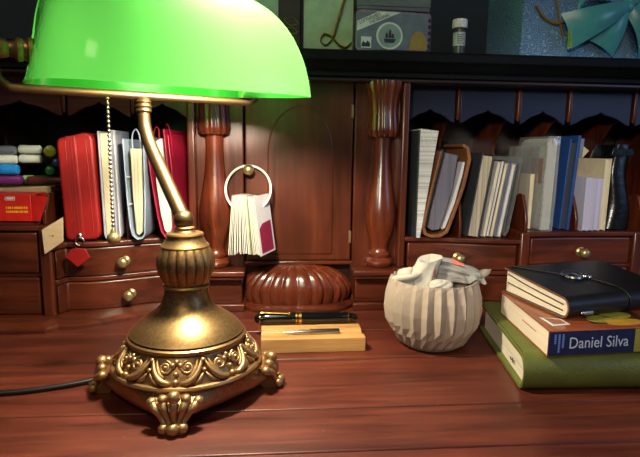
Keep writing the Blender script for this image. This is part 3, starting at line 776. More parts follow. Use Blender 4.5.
# fanned white pad against the pilaster
X = Tm((.2245, .796, IS+.0005), -1, 2)
t = thing('paper_pad', 'tall white pad of fanned sheets with dark cover, leftmost in right pigeonhole', 'pad', X.translation)
NP = 13
for i in range(NP):
    q = i/(NP-1); b = B(X)
    x0, x1 = -.0015+.0050*q, -.0075+.0265*q
    b.prism([(x0, .0005), (x0+.0006, .0005), (x1+.0015, .170-.002*q), (x1, .170-.002*q)], 0, .10)
    link('sheet', b, 'pad_sheets', t)
b = B(X); b.prism([(-.0035, 0), (-.0017, 0), (-.0078, .168), (-.0100, .168)], .001, .10); link('cover', b, 'charcoal', t)
# brown leather journal, spine down
X = Tm((.2520, .795, IS+.0058), -1, 0) @ Matrix.Diagonal((1, 1, .92, 1))
t = u_book('journal', 'brown leather journal leaning right, standing on its spine with greyish pages', X,
    [(.0085, .142), (-.0035, .080), (-.0125, .030), (-.0150, .012), (-.0125, .003), (-.005, .0), (.008, .0005), (.0170, .006), (.0245, .030), (.0400, .085), (.0475, .130), (.0440, .147), (.0370, .151)], -.0055, .10, 'tan_leather', 'blue_pages_x',
    [(-.010, .012), (-.004, .007), (.008, .009), (.016, .035), (.0265, .080), (.0320, .136), (.0130, .140), (.003, .090), (-.0065, .040)], cat='journal')
b = B(X); b.prism([(.012, .010), (.0165, .012), (.030, .055), (.0405, .105), (.043, .125), (.0395, .125), (.036, .106), (.026, .060)], .001, .095); link('card_pocket', b, 'pale_card', t)
b = B(X); b.prism([(.0085, .1445), (-.0035, .082), (-.0125, .031), (-.0150, .012), (-.0175, .012), (-.0150, .032), (-.0065, .083), (.0055, .146)], -.0004, .1); link('back_flap', b, 'brown_leather', t, .0005)
# tan-edged book and the thin booklets leaning after it
g_ = 'booklets leaning in the right pigeonhole'
slab('book', 'old cream-edged book leaning right beside the brown journal', 'book', Tm((.3150, .796, IS+.0016), -3, 7.5), .0200, .134, .10, 'charcoal', 'tan_pages_x', None, .0018, .004)
bk = [('white booklet leaning against the old cream-edged book', 'booklet_white', 'cream_pages_x', .0052, .122),
      ('dark grey booklet, second of the leaning booklets beside the old book', 'charcoal', 'white_pages_x', .0058, .124),
      ('straw yellow booklet in the middle of the leaning booklets', 'booklet_yellow', 'white_pages_x', .0046, .120),
      ('slate blue booklet leaning near the right end of the booklets', 'booklet_blue', 'blue_pages_x', .0062, .122),
      ('white booklet at the right end of the leaning booklets', 'booklet_white', 'white_pages_x', .0052, .119)]
x = .3318
for (lb, c, p, w, h) in bk:
    slab('booklet', lb, 'booklet', Tm((x+w/2, .797+random.uniform(0, .004), IS+.0016), -3, 8.5), w, h, .10, c, p, g_, .0008); x += w+.0006
X = Tm((.3655, .800, IS+.0016), -3, 8)
t = thing('plastic_pouch', 'grey translucent plastic pouch standing behind the leaning booklets', 'pouch', X.translation)
b = B(X); b.strip([(0, .130), (-.0005, .06), (.001, .01), (.004, .002), (.0075, .01), (.0085, .06), (.006, .128)], -.0004, 0, .11); link('sleeve', b, 'clear', t)
b = B(X); b.box(.002, .0045, .006, .105, .006, .118); link('insert', b, 'charcoal', t)

# clear sleeve full of papers in the outer section
X = Tm((.4350, .795, OS+.0006), -2, 1)
t = thing('plastic_sleeve', 'clear plastic sleeve of printed papers with a faded red patch', 'sleeve', X.translation)
b = B(X)
for k, (x, h) in enumerate(((-.0075, .142), (-.0048, .146), (-.0022, .138), (.0005, .147), (.0032, .144), (.0058, .146))): b.box(x, x+.0021, .002+.0006*k, .098, .001, h)
link('papers', b, 'white_card', t)
b = B(X); b.box(-.0088, -.0078, .004, .098, .002, .141); pp = link('printed_sheet', b, 'print_grey', t)
b = B(X); b.box(-.0093, -.0088, .012, .05, .075, .115); link('red_patch', b, 'print_red', pp)
b = B(X); b.grid(lambda i, j: (-.0110+.0014*math.sin(9*i+5*j)*math.sin(7*j), -.002+.106*i, .150*j), 16, 16); b.grid(lambda i, j: (.0092+.0010*math.sin(8*i+4*j), -.002+.106*i, .150*j), 12, 12)
b.grid(lambda i, j: (-.0110+.0202*i, -.002-.001*math.sin(i*PI), .150*j), 6, 10); link('clear_film', b, 'clear', t)
X = Tm((.4120, .806, OS+.0006), -1, 1)
t = thing('plastic_sleeve', 'narrow clear sleeve with a small cream booklet, left of red-patched papers', 'sleeve', X.translation)
b = B(X); b.box(-.003, .004, .004, .08, .0008, .090); link('booklet_insert', b, 'cream_cover', t, .0004)
b = B(X); b.grid(lambda i, j: (-.0055+.0012*math.sin(9*i+6*j), -.002+.09*i, .135*j), 12, 14); b.grid(lambda i, j: (.0065+.0012*math.sin(7*i+5*j), -.002+.09*i, .135*j), 12, 14); link('clear_film', b, 'clear', t)
# navy folder
X = Tm((.4700, .800, OS+.0012), 0, 3)
t = thing('folder', 'navy blue card folder standing tall beside the clear sleeve of papers', 'folder', X.translation)
b = B(X); b.box(-.0080, -.0052, .004, .11, 0, .146).box(.0028, .0072, 0, .11, 0, .152); link('cover', b, 'blue_card', t, .0006)
b = B(X); b.box(-.0050, .0026, .006, .105, .001, .140); link('papers', b, 'charcoal', t)
# lavender pads, cream book, tall grey folder, black leather pouch
g_ = 'short white pads in the right pigeonhole'
for k, (lb, x, h) in enumerate((('short lavender-white pad nearest the navy folder', .4965, .087), ('short lavender-white pad in the middle of three', .5070, .086), ('short lavender-white pad next to the tall cream book', .5175, .085))):
    slab('pad', lb, 'pad', Tm((x, .788+.002*k, OS+.0006), -2, .6), .0100, h, .09, 'lavender', 'lavender', g_, .0008, .0008)
slab('book', 'tall thin cream book right of the three lavender-white pads', 'book', Tm((.5295, .794, OS+.0008), -2, .5), .0105, .116, .10, 'cream_cover', 'cream_pages_x', None, .0015)
X = Tm((.5205, .906, OS+.0050), 0, 0)
t = thing('folder', 'tall grey-blue card folder bending over behind the lavender-white pads', 'folder', X.translation)
b = B(X); b.grid(lambda i, j: (-.027+.056*i+.006*j*i, .006*j*j*(1-i)+.003*math.sin(i*3), .150*j-.004*i), 10, 12); link('front_card', b, 'grey_folder', t)
b = B(X); b.box(-.026, .027, .012, .014, -.0045, .128); link('back_card', b, 'grey_folder', t)
X = Tm((.5640, .800, OS+.0018), -2, 1.5)
t = thing('leather_pouch', 'crumpled glossy black leather pouch at the right end of the pigeonholes', 'pouch', X.translation)
def pouch(i, j):
    a = 2*PI*i; tt = j
    w = .026*(1-.35*tt)*(1+.06*math.sin(5*a+6*tt)); d = .048*(1-.25*tt)
    return (w*math.copysign(abs(math.cos(a))**.6, math.cos(a))+.004*math.sin(7*tt), .052+d*math.copysign(abs(math.sin(a))**.6, math.sin(a)), .138*tt)
b = B(X); G = b.grid(pouch, 40, 16, True); b.f([G[i][0] for i in range(40)]); b.f([G[i][-1] for i in range(40)]); link('pouch_body', b, 'bag_leather', t, angle=60)
b = B(X); b.prism([(-.021, .118), (.017, .120), (.016, .131), (-.018, .133)], .0125, .0165); link('flap', b, 'bag_leather', t, .001)
b = B(X); b.prism([(-.020, .105), (-.012, .135), (-.002, .128)], .112, .114); link('card_corner', b, 'cream_cover', t)

# ------------------------------------------------------------------ on the top shelf
TS = .398
t = thing('greeting_card', 'cream greeting card with a gold script letter, left of the printed tin', 'card', (.09, .885, TS))
X = Tm((.0870, .880, TS), 0, 0, -3)
b = B(X); b.box(-.040, .040, 0, .0012, .0004, .130); link('front', b, 'shelf_card', t)
b = B(X); b.prism([(-.040, .0020), (.040, .0020), (.040, .13), (-.04, .13)], .024, .025); link('back', b, 'shelf_card', t)
L_ = bez([(.0000, 0, .100), (.0180, 0, .118), (.0270, 0, .106), (.0210, 0, .082), (.0130, 0, .056), (.0070, 0, .036), (-.0040, 0, .023), (-.0130, 0, .029), (-.0080, 0, .040), (.0040, 0, .036), (.0160, 0, .024), (.0280, 0, .020), (.0370, 0, .028)], 8)
b = B(X); nl = len(L_); b.tube([(p.x, -.0010, p.z) for p in L_], [.0034+.0046*math.sin(PI*min(1, i/(nl*.55)))**2 if i < nl*.55 else .0034+.0022*math.sin(PI*(i/nl-.55)/.45) for i in range(nl)], 8, True, .3)
link('gold_letter', b, 'gold_ink', t)
t = thing('flat_box', 'dull grey flat box standing behind the printed tin', 'box', (.17, .87, TS))
link('box_body', B().box(.132, .252, .876, .905, TS+.0004, TS+.110), 'pinkish', t, .001)
link('lid', B().box(.131, .253, .875, .906, TS+.085, TS+.113), 'pinkish', t, .001)
# flat tin, its face printed
TX = Tm((.180, .818, TS+.0028), 0, 0, -4)
TX = TX @ Matrix.Rotation(R(.8), 4, 'Y')
t = thing('tin', 'flat printed tin with ship roundel and diagonal name banner on the top shelf', 'tin', (.18, .818, TS))
b = B(TX); rounded(b, .120, .064, .022, .009, 6); link('tin_body', b, 'tin_dark', t, .0015, 3)
b = B(TX); rounded(b, .1185, .0632, .004, .0088, 6); 
for v in b.bm.verts: pass
link('lid_edge', b, 'tin_rim', t, .0008)
pr_l = [(-.054, .004), (.052, .004), (.055, .008), (.055, .053), (.052, .058), (-.0545, .058), (-.0565, .054), (-.0565, .008)]
b = B(TX); b.prism(pr_l, -.0006, .001); face = link('printed_face', b, 'tin_face', t)
b = B(TX); b.prism([(-.0565, .030), (-.0565, .0445), (-.024, .0600), (.010, .0600)], -.0010, .0); link('banner', b, 'tin_pale', face)
ang = math.degrees(math.atan2(.030, .0665))
b = B(TX)
text_bm(b, "LOFTHOUSE'S", Tm((-.0370, -.0012, .0492), 0, -ang) @ FRONT, .0072, .0002, sx=.78)
text_bm(b, "THE ORIGINAL", Tm((-.0225, -.0012, .0492), 0, -ang) @ FRONT, .0066, .0002, sx=.74)
link('banner_lettering', b, 'tin_ship', face)
b = B(TX)
b.prism([(-.006+.0205*math.cos(2*PI*i/40), .0245+.0205*math.sin(2*PI*i/40)) for i in range(40)], -.0010, 0)
link('roundel_ring', b, 'tin_pale', face)
b = B(TX); b.prism([(-.006+.0175*math.cos(2*PI*i/40), .0245+.0175*math.sin(2*PI*i/40)) for i in range(40)], -.0013, 0); link('roundel', b, 'tin_sea', face)
b = B(TX)
b.prism([(-.015, .020), (.004, .020), (.001, .014), (-.013, .014)], -.0017, -.001)
for x, h in ((-.0105, .030), (-.0055, .035), (-.0010, .029)):
    b.box(x-.0003, x+.0003, -.0017, -.001, .020, h); b.prism([(x-.0024, .0215), (x+.0024, .0215), (x+.0016, h-.002), (x-.0016, h-.002)], -.0016, -.001)
link('ship', b, 'tin_ship', face)
b = B(TX); b.box(-.050, -.034, -.0012, 0, .005, .022); cot = link('small_vignette', b, 'tin_pale', face)
b = B(TX); b.prism([(-.049, .007), (-.036, .007), (-.036, .012), (-.040, .016), (-.043, .012), (-.046, .015), (-.049, .011)], -.0016, -.001); link('boat_vignette', b, 'tin_ship', cot)
b = B(TX); b.prism([(.0235, .0045), (.052, .0045), (.051, .022), (.044, .033), (.034, .033), (.027, .022)], -.0012, 0); link('ochre_panel', b, 'tin_ochre', face)
b = B(TX)
for k in range(5): b.ball((.0555, -.0002, .012+.0095*k), .0028, 10, (1, .3, 1.3))
link('red_border', b, 'tin_dark', face)
# small medicine bottle
t = thing('medicine_bottle', 'small dark medicine bottle with ridged white cap on the top shelf', 'bottle', (.2825, .815, TS))
c = (.2825, .815, 0)
link('bottle_body', B().lathe([(.004, TS+.0004), (.0088, TS+.0006), (.0092, TS+.002), (.0092, TS+.037), (.0078, TS+.040), (.0078, TS+.043)], 32, c), 'pill_body', t)
link('label', B().lathe([(.0090, TS+.014), (.00945, TS+.0141), (.00945, TS+.034), (.0090, TS+.0341)], 32, c), 'pill_label', t)
b = B()
for k in range(5): b.box(c[0]-.006, c[0]+.005-.002*(k % 2), c[1]-.0096, c[1]-.0085, TS+.017+.0032*k, TS+.018+.0032*k)
link('label_print', b, 'pill_body', t)
link('cap', B().lathe([(.0070, TS+.0405), (.0112, TS+.0408), (.0114, TS+.0415), (.0114, TS+.0520), (.0106, TS+.0535), (.002, TS+.0538)], 60, c, lambda a, q: 1+.02*math.sin(30*a)), 'white_print', t)
# gift box covered with lace, satin bow
t = thing('gift_box', 'pale blue lace covered gift box with teal satin bow on the top shelf', 'gift box', (.50, .9, TS))
gx0, gx1, gy0, gy1, gz1 = .3850, .66, .822, .965, TS+.17
link('box_body', B().box(gx0, gx1, gy0, gy1, TS+.0004, gz1), 'lace', t, .003, 3)
b = B(); b.tube(bez([(gx0+.02, gy0-.002, gz1-.09), (.42, gy0-.003, TS+.062), (.445, gy0-.003, TS+.055), (.470, gy0-.004, TS+.072)], 8), .0022, 8)
b.tube(bez([(.43, gy0-.003, TS+.12), (.444, gy0-.003, TS+.06), (.452, gy0-.003, TS+.035)], 8), .0016, 8); link('gold_cord', b, 'gold_cord', t)
def loop(c, w, h, sgn, tilt, thick=.020):
    X = Matrix.Translation(c) @ Matrix.Rotation(R(tilt), 4, 'Y')
    def fn(i, j):
        a = i*2*PI
        x = sgn*w*(.5-.5*math.cos(a)); z = h*math.sin(a)*(.25+.75*math.sin(a/2))
        return (x, -thick*(.9*math.sin(a/2))-.002+.012*(j-.5)*math.sin(a), z+.010*(j-.5))
    b = B(X); b.grid(fn, 36, 8); return b
bc = Vector((.545, gy0-.004, TS+.080))
bow = link('bow', loop(bc, .085, .030, 1, 8), 'gift_ribbon', t)
link('bow_loop', loop(bc, .085, .030, -1, -8), 'gift_ribbon', bow)
link('knot', B().ball(bc+Vector((0, -.010, 0)), .013, 16, (1, .7, .9)), 'gift_ribbon', bow)
def tail(p0, p1, w0, w1, bend):
    p0, p1 = Vector(p0), Vector(p1); d = (p1-p0).normalized(); s = Vector((-d.z, 0, d.x))
    def fn(i, j):
        return p0.lerp(p1, i)+s*(j-.5)*(w0+(w1-w0)*i)+Vector((0, -bend*math.sin(i*PI)-.006*math.sin(j*PI), 0))
    b = B(); b.grid(fn, 14, 8); return b
tl = link('ribbon_tail', tail(bc+Vector((0, -.012, 0)), bc+Vector((-.096, -.012, -.040)), .018, .056, .014), 'gift_ribbon', bow)
link('ribbon_tail', tail(bc+Vector((0, -.008, 0)), bc+Vector((-.035, -.006, -.062)), .018, .050, .008), 'gift_ribbon', bow)
link('ribbon_tail', tail(bc+Vector((.01, -.010, 0)), bc+Vector((.055, -.010, -.055)), .030, .070, .010), 'gift_ribbon', bow)
link('satin_edge', tail(bc+Vector((-.094, -.0125, -.018)), bc+Vector((-.090, -.0135, -.066)), .006, .006, .001), 'gift_ribbon2', tl)
# dark box with a small card, half behind the lamp shade
t = thing('dark_box', 'dark brown box with gilt flourishes, left of the greeting card', 'box', (.01, .90, TS))
link('box_body', B().box(-.025, .0420, .890, .95, TS+.0004, TS+.14), 'dark_box', t, .002)
b = B()
for z, s in ((.060, 1), (.046, .8)):
    b.tube([(.026+s*.010*math.cos(a)*(1-.3*math.sin(2*a)), .8893, TS+z+s*.006*math.sin(a)) for a in [2*PI*i/24 for i in range(25)]], .0006, 6)
b.tube(bez([(.012, .8893, TS+.040), (.020, .8893, TS+.044), (.030, .8893, TS+.040), (.039, .8893, TS+.045)], 6), .0007, 6); link('gilt_flourish', b, 'gold_cord', t)
t = thing('small_card', 'small pale green card leaning beside the dark brown box', 'card', (-.01, .87, TS))
link('front', B(Tm((-.010, .874, TS+.0006), 0, 0, -6)).box(-.024, .0150, 0, .001, 0, .094), 'blank_card', t)
link('back', B(Tm((-.010, .874, TS+.0006), 0, 0, -6)).box(-.024, .0150, .0012, .0020, 0, .092), 'pinkish', t)

# ------------------------------------------------------------------ on the desk
# bamboo pen rest with lengthwise grooves
X = Tm((.0485, .6190, .0002), 1.0)
t = thing('pen_rest', 'bamboo pen rest block with two grooves on the desk in front of carved ornament', 'pen rest', X.translation)
pf = [(0, 0), (.070, 0), (.070, .0185)]
for i in range(9): a = PI*i/8; pf.append((.0600+.0080*math.cos(a), .0185-.0040*math.sin(a)))
pf.append((.038, .0185))
for i in range(9): a = PI*i/8; pf.append((.0225+.0090*math.cos(a), .0185-.0042*math.sin(a)))
pf += [(.003, .0185), (0, .0180)]
b = B(X); b.prism(pf, -.0655, .0655, 'YZ'); link('block', b, 'bamboo', t, .0006)
# silver pen section lying in the front groove
X = Tm((.0100, .6412, .0187), 2) @ Matrix.Rotation(R(90), 4, 'Y')
t = thing('nib_unit', 'slim silver pen part lying in the front groove of the bamboo rest', 'pen', X.translation)
b = B(X).lathe([(.0005, 0), (.0012, .006), (.0024, .016), (.0028, .020), (.0030, .022), (.0030, .0360)], 20); link('nib', b, 'silver', t)
b = B(X).lathe([(.0032, .0360), (.0037, .0362), (.0037, .072), (.0032, .0735), (.0005, .0738)], 20); link('barrel', b, 'silver', t)
b = B(X).lathe([(.0036, .035), (.0041, .0352), (.0041, .0370), (.0036, .0372)], 20); link('collar', b, 'gold', t)
# large black fountain pen lying on the back groove
X = Tm((-.0280, .6800, .0252), .5) @ Matrix.Rotation(R(90), 4, 'Y')
t = thing('fountain_pen', 'large black fountain pen with gold bands lying on the bamboo rest', 'pen', X.translation)
r = .0083
link('cap', B(X).lathe([(.0005, 0), (r*.45, .0006), (r*.72, .003), (r*.86, .0065), (r*.98, .0085), (r*1.02, .020), (r*1.03, .057)], 28), 'black_plastic', t)
b = B(X)
for z0, z1, rr in ((.0070, .0090, r*.97), (.0555, .0580, r*1.07), (.0595, .0640, r*1.07), (.1265, .1285, r*.93)): b.lathe([(rr*.9, z0), (rr, z0+.0003), (rr, z1-.0003), (rr*.9, z1)], 28)
link('gold_bands', b, 'gold', t)
link('barrel', B(X).lathe([(r*.9, .0575), (r, .0580), (r*.99, .090), (r*.93, .127), (r*.80, .1285)], 28), 'black_plastic', t)
link('barrel_end', B(X).lathe([(r*.70, .1283), (r*.72, .131), (r*.55, .137), (r*.42, .1395), (.0006, .141)], 24), 'black_plastic', t)
Y_ = Tm((-.0280, .6800, .0252), .5)
b = B(Y_); b.tube(bez([(.0075, -.006, .0085), (.009, -.0065, .0098), (.016, -.0065, .0098), (.030, -.0062, .0092), (.047, -.0062, .0082)], 5), [.0017]*10+[.0013]*11, 8, True, .6).ball((.047, -.0062, .0080), .0022, 10)
link('clip', b, 'gold', t)
# zigzag faceted stoneware pot
PC = Vector((.2055, .645, 0))
pot = thing('planter_pot', 'pale stoneware pot with zigzag pleated sides holding crumpled cloths', 'pot', PC)
NF = 24; prof = [(.0300, .0003, 0), (.0360, .0012, 0), (.0445, .0085, -.9), (.0530, .0215, .2), (.0575, .0330, 1.0), (.0598, .0500, 1.0), (.0590, .0680, .85), (.0560, .0830, .60), (.0545, .0885, .25)]
def potring(r, z, amp, inner=False):
    out = []
    for i in range(NF*2):
        a = 2*PI*i/(NF*2); sg = 1 if i % 2 else -1
        rr = r*(1+.055*amp*sg); zz = z+(0 if inner else .0012*sg*(1 if z > .088 else 0))
        out.append(PC+Vector((rr*math.cos(a), rr*math.sin(a), zz)))
    return out
b = B(); b.rings([potring(*p) for p in prof]+[potring(.0512, .0880, .1, True), potring(.0530, .060, 0, True), (potring(.048, .018, 0, True)), potring(.03, .010, 0, True)])
link('pot_body', b, 'pot', pot, flat=True)
def crumple(c, sx, sy, sz, seed, n=40, amp=.22, tilt=0, up=None):
    rnd = random.Random(seed); ks = [(rnd.uniform(2, 5), rnd.uniform(1, 4), rnd.uniform(0, 6), rnd.uniform(-1, 1)) for _ in range(6)]
    X = Matrix.Translation(c) @ Matrix.Rotation(R(tilt), 4, 'Y')
    def fn(i, j):
        a = 2*PI*i; p = PI*(.02+.96*j)
        f = 1+amp*sum(w*math.sin(round(k1)*a+k2*2*p+ph) for k1, k2, ph, w in ks)*.5
        f += .10*abs(math.sin(3*a+4*p+seed))
        return (sx*f*math.sin(p)*math.cos(a), sy*f*math.sin(p)*math.sin(a), sz*f*math.cos(p))
    b = B(X); G = b.grid(fn, n*2, n, True); b.f([G[i][0] for i in range(n*2)]); b.f([G[i][-1] for i in range(n*2)]); return b
t = thing('cloth', 'grey crumpled cotton cloth with a red print, right side of the pot', 'cloth', PC+Vector((.02, 0, .05)))
def fold(i, j):
    """roll of cloth drooping over the rim to the right, with lengthwise creases"""
    sp = [Vector((.178, .668, .080)), Vector((.198, .668, .092)), Vector((.214, .664, .096)), Vector((.231, .657, .095)), Vector((.249, .648, .092)), Vector((.266, .640, .090))]
    q = i*(len(sp)-1); k = min(int(q), len(sp)-2); f_ = q-k
    c = sp[k].lerp(sp[k+1], f_); a = 2*PI*j
    r = (.005+.0135*math.sin(PI*min(1, .22+i*.70))**.8)*(1+.14*math.sin(5*a+2*i)+.07*math.sin(11*a-5*i)+.05*math.sin(26*i+3*a))
    return c+Vector((.25*r*math.cos(a), r*math.cos(a), r*.82*math.sin(a)))
b = B(); G = b.grid(fold, 60, 44, False, True); b.f(G[0]); b.f(G[-1]); cl = link('cloth_roll', b, 'cloth_grey', t, angle=180)
b = crumple(PC+Vector((.006, .008, .058)), .034, .034, .017, 5); link('cloth_mass', b, 'cloth_grey', t, angle=180)
b = B(); 
def strip_(i, j): 
    p = fold(.62+.16*i, .21+.14*j); c = fold(.62+.16*i, .71); return p+(p-c).normalized()*.0010
b.grid(strip_, 8, 8); link('red_print', b, 'cloth_red', t, angle=180)
b = B(); b.grid(lambda i, j: Vector((.252+.024*i, .630+.016*j+.004*math.sin(6*i), .092+.011*i+.005*math.sin(4*j+3*i)-.008*j)), 10, 8); link('loose_corner', b, 'cloth_white', t, angle=180)
b = B(); b.grid(lambda i, j: Vector((.240+.028*i, .622+.010*j, .0895-.003*math.sin(9*i)-.002*i+.005*j)), 10, 6); link('hem', b, 'cloth_grey', t, angle=180)
t = thing('cloth', 'off-white folded cotton cloth standing up at the left side of the pot', 'cloth', PC+Vector((-.03, 0, .05)))
def peak(i, j):
    a = 2*PI*i; tt = j
    w = .0170*(1-.10*tt)*(1+.13*math.sin(3*a+2*tt)+.05*math.sin(8*a+5*tt)); d = .0125*(1-.25*tt)*(1+.10*math.sin(4*a-3*tt))
    return (.188+w*math.cos(a)+.011*tt-.004*math.sin(3*tt), .637+d*math.sin(a)+.006*tt, .066+.049*tt+.004*math.cos(a-.9)*tt)
b = B(); G = b.grid(peak, 44, 18, True); b.f([G[i][0] for i in range(44)])
b.grid(lambda i, j: Vector(peak(i, 1)).lerp(Vector((.199, .643, .108)), j*.95), 44, 5, True)
link('upright_fold', b, 'cloth_white', t, angle=180)
b = crumple((.173, .646, .083), .019, .017, .016, 12, 30, .25, 20); link('cloth_lump', b, 'cloth_white', t, angle=180)
b = crumple((.208, .622, .084), .015, .009, .007, 21, 24, .25); link('cloth_lump', b, 'cloth_white', t, angle=180)
b = B(); b.grid(lambda i, j: Vector((.2022+.004*i, .6322+.004*i, .092+.010*j)), 4, 4); link('red_print', b, 'cloth_red', t)

# stack of three books at the right
def shear(k): 
    m = Matrix(); m[0][1] = k; return m
def lying(X, L_, D, T, th, r, cov, pag, t, square=False, top_over=0., inset=.004):
    """closed book lying flat, spine along local x at y=0, page ends at x=0 and x=L"""
    pth = [(D, 0), (r*1.2, 0)]
    if square: pth = [(D, 0), (.001, 0), (0, .001), (0, T-.001), (.001, T), (D, T)]
    else:
        for i in range(1, 12):
            a = -PI/2-PI*i/12; pth.append((T*.62*(1+math.cos(a)) if False else r+r*math.cos(a), T/2+T/2*math.sin(a)))
        pth += [(r*1.2, T), (D, T+top_over)]
    b = B(X); b.strip(pth, -th, 0, L_, 'YZ'); c = link('cover', b, cov, t, .0006)
    pg = [(D-inset, th)]
    if square: pg += [(th, th), (th, T-th)]
    else:
        pg.append((r*1.1, th))
        for i in range(1, 12):
            a = -PI/2-PI*i/12; pg.append((r+(r-th*1.3)*math.cos(a), T/2+(T/2-th)*math.sin(a)))
        pg.append((r*1.1, T-th))
    pg += [(D-inset, T-th+top_over*.9)]
    b = B(X); b.prism(pg, inset, L_-inset, 'YZ'); p = link('page_block', b, pag, t)
    return c, p
GX = Tm((.2590, .4940, .0003), -2) @ shear(.13)
t = thing('leather_notebook', 'large olive green leather notebook lying at the bottom of the stack', 'notebook', GX.translation)
cv, pg = lying(GX, .30, .205, .0395, .0035, .016, 'green_leather', 'cream_pages', t, inset=.007)
b = B(GX); 
for y in (.052, .060): b.tube(bez([(.0062, y, .015), (.0052, y+.001, .013), (.0052, y+.006, .012), (.0062, y+.007, .014)], 4), .0006, 6)
link('elastic_loop', b, 'green_dark', pg)
st = []
b = B(GX)
for i in range(46):
    y = .018+.0040*i; b.box(.0028, .0034, y, y+.0026, .0393, .0399)
link('stitching', b, 'green_dark', cv)
PX = Tm((.2830, .4945, .0402), 4) @ shear(.17)
t = thing('paperback', 'thick paperback with navy spine and orange-brown cover between the two leather notebooks', 'book', PX.translation)
cv, pg = lying(PX, .24, .150, .0285, .0011, 0, 'paper_cover', 'ivory_pages', t, True, inset=.0016)
b = B(PX); b.box(.0004, .2396, -.0006, .0003, .0012, .0274); sp = link('spine', b, 'spine_blue', t, .0003)
b = B(PX); text_bm(b, 'Daniel Silva', Tm((.0580, -.0009, .0140)) @ FRONT, .0176, .0002, sx=.86); link('spine_lettering', b, 'spine_text', sp)
b = B(PX)
for k, (x, n_) in enumerate(((.0075, 5), (.0120, 9), (.0165, 7))):
    z = .0245
    for i in range(n_):
        h = .0013+.0007*((i*7+k*3) % 3)/2; b.box(x-.0011, x+.0011, -.0009, -.0004, z-h, z); z -= h+.0006
link('spine_small_print', b, 'blue_line', sp)
b = B(PX); b.box(.1000, .1200, -.0009, .0, .0016, .0270); link('spine_panel', b, 'cover_olive', sp)
b = B(PX); b.prism([(.058, .016), (.128, .012), (.128, .130), (.075, .130), (.060, .060)], .0284, .0288, 'XY'); link('dark_cover_print', b, 'cover_dark', cv)
b = B(PX); b.prism([(.074+.015*math.cos(2*PI*i/20), .0295+.012*math.sin(2*PI*i/20)) for i in range(20)], .0285, .0290, 'XY').prism([(.100+.019*math.cos(2*PI*i/20), .040+.012*math.sin(2*PI*i/20)) for i in range(20)], .0285, .0290, 'XY'); link('olive_petals', b, 'cover_olive', cv)
b = B(PX); b.prism([(.098+.022*math.cos(2*PI*i/20), .0170+.010*math.sin(2*PI*i/20)) for i in range(20)], .0286, .0292, 'XY'); link('yellow_petal', b, 'cover_yellow', cv)
b = B(PX); b.prism([(.0105, .0140), (.0320, .0165), (.0300, .0340), (.0080, .0420)], .0285, .0289, 'XY'); lb = link('pale_label', b, 'white_print', cv)
b = B(PX); b.prism([(.0135, .0175), (.0290, .0190), (.0280, .0320), (.0110, .0390)], .0287, .0291, 'XY'); link('label_centre', b, 'paper_cover', lb)
b = B(PX); b.box(.0010, .0016, .035, .075, .0150, .0157); link('red_mark', b, 'red_line', pg)
NX = Tm((.3200, .5230, .0694), 15) @ shear(.10)
t = thing('leather_notebook', 'black leather wrap notebook with silver disc clasp on top of the stack', 'notebook', NX.translation)
cv, pg = lying(NX, .165, .122, .0245, .0022, .011, 'black_leather', 'ivory_pages', t, top_over=.0085, inset=.003)
b = B(NX)
for z, k in ((.0080, 0), (.0150, 1)):
    b.tube(bez([(.0022, .012, z), (.0020, .045, z+.0015+.001*k), (.0020, .085, z+.004+.002*k), (.0022, .116, z+.006+.004*k)], 6), .0007, 6)
link('section_cover', b, 'green_dark', pg)
b = B(NX); b.strip([(.122, .0), (.0132, 0)]+[(.011+.011*math.cos(-PI/2-PI*i/12), .01225+.01225*math.sin(-PI/2-PI*i/12)) for i in range(1, 12)]+[(.0132, .0245), (.122, .0330)], -.0021, -.0004, .0004, 'YZ'); link('cut_edge', b, 'black_edge', cv)
def topz(y): return .0245+(.0085)*(y-.0132)/(.122-.0132)+.0004
CX = NX @ Matrix.Translation((.064, .067, topz(.067))) @ Matrix.Rotation(R(4.4), 4, 'X') @ Matrix.Rotation(R(-25), 4, 'Z') @ Matrix.Scale(1.2, 4)
b = B(CX); b.lathe([(.001, 0), (.0120, .0003), (.0125, .0016), (.0116, .0030), (.0100, .0030), (.0088, .0020), (.0070, .0022), (.0030, .0034), (.0005, .0036)], 40); cn = link('disc_clasp', b, 'silver', t)
b = B(CX); b.ball((.013, -.003, .0025), .0042, 14, (1.2, .9, .7)).ball((.0165, -.0042, .0020), .003, 12, (1, .9, .8)); link('cord_knot', b, 'silver', cn)
b = B(NX)
cp_ = [(.010, .1215, topz(.1215)+.0006), (.040, .092, topz(.092)+.0006), (.058, .074, topz(.074)+.001)]
b.tube(bez(cp_, 8), .0008, 6)
cp_ = [(.0800, .0575, topz(.0575)+.0012), (.0840, .045, topz(.045)+.0008), (.0895, .028, topz(.028)+.0009), (.0905, .0130, .0252), (.0905, .0040, .0220), (.0905, -.0008, .0150), (.0905, .0006, .006)]
b.tube(bez(cp_, 8), .0011, 8); link('elastic_cord', b, 'cord', t)
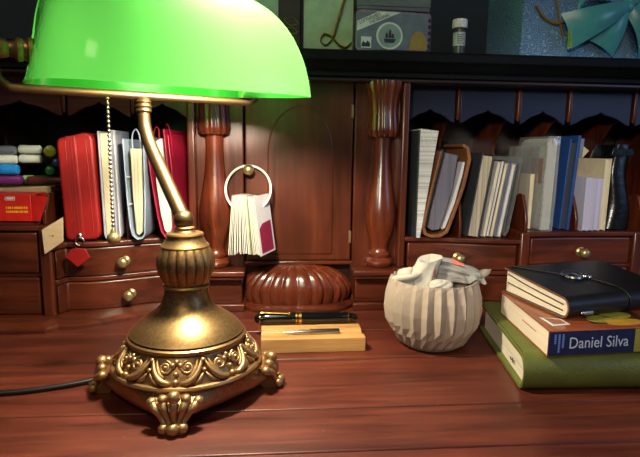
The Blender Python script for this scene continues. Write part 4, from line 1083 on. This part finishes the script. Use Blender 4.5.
for x in (.0190, .1180):
    b = B(NX); b.lathe([(.0022, 0), (.0031, .0003), (.0031, .0110), (.0022, .0113)], 16, (0, 0, 0)) if False else None
    Z = NX @ Matrix.Translation((x, -.0010, .0075)) @ Matrix.Rotation(R(90), 4, 'Y')
    b = B(Z); b.lathe([(.0012, 0), (.0030, .0003), (.0030, .0125), (.0012, .0128)], 16).ball((0, 0, -.001), .0022, 10); link('metal_clip', b, 'silver', t)
# ------------------------------------------------------------------ light and camera
w = bpy.data.worlds.new('room'); SC.world = w; w.use_nodes = True
w.node_tree.nodes['Background'].inputs[0].default_value = (.85, .9, 1, 1); w.node_tree.nodes['Background'].inputs[1].default_value = WORLD
def area(name, loc, target, size, col, power):
    l = bpy.data.lights.new(name, 'AREA'); l.size = size; l.color = col; l.energy = power
    o = bpy.data.objects.new(name, l); COL.objects.link(o); o.location = loc
    o.rotation_euler = (Vector(target)-Vector(loc)).to_track_quat('-Z', 'Y').to_euler(); return o
area('assumed_cool_light', (1.5, -.35, .75), (.4, .8, .3), .7, (.35, .55, 1), COOL)  # assumed blue light from the front right, inferred from bluish tints; source unseen
area('overhead_fill', (-.3, -.9, 1.6), (.1, .6, .1), .6, (1, .80, .60), FILL)  # added warm fill from above and behind the camera, unseen
sp = bpy.data.lights.new('pigeonhole_fill', 'SPOT'); sp.energy = SPOT; sp.color = (1, .90, .78); sp.spot_size = R(23); sp.spot_blend = 1; sp.shadow_soft_size = .06  # added fill spot to brighten the right pigeonholes, no visible source
so = bpy.data.objects.new('pigeonhole_fill', sp); COL.objects.link(so); so.location = (-.30, -.55, .52)
so.rotation_euler = (Vector((.40, .80, .175))-Vector(so.location)).to_track_quat('-Z', 'Y').to_euler()
cam = bpy.data.cameras.new('camera'); cam.sensor_width = 36; cam.lens = 520/640*36; cam.clip_start = .01
co = bpy.data.objects.new('camera', cam); COL.objects.link(co)
co.matrix_world = Matrix.Translation((0, 0, .25)) @ Matrix.Rotation(R(-5), 4, 'Z') @ Matrix.Rotation(R(90-8.5), 4, 'X') @ Matrix.Rotation(R(.8), 4, 'Z')
SC.camera = co
SC.view_settings.view_transform = 'Standard'; SC.view_settings.look = 'None'; SC.view_settings.exposure = EXPO
SC.cycles.use_denoising = True; SC.cycles.max_bounces = 8; SC.cycles.sample_clamp_indirect = 6
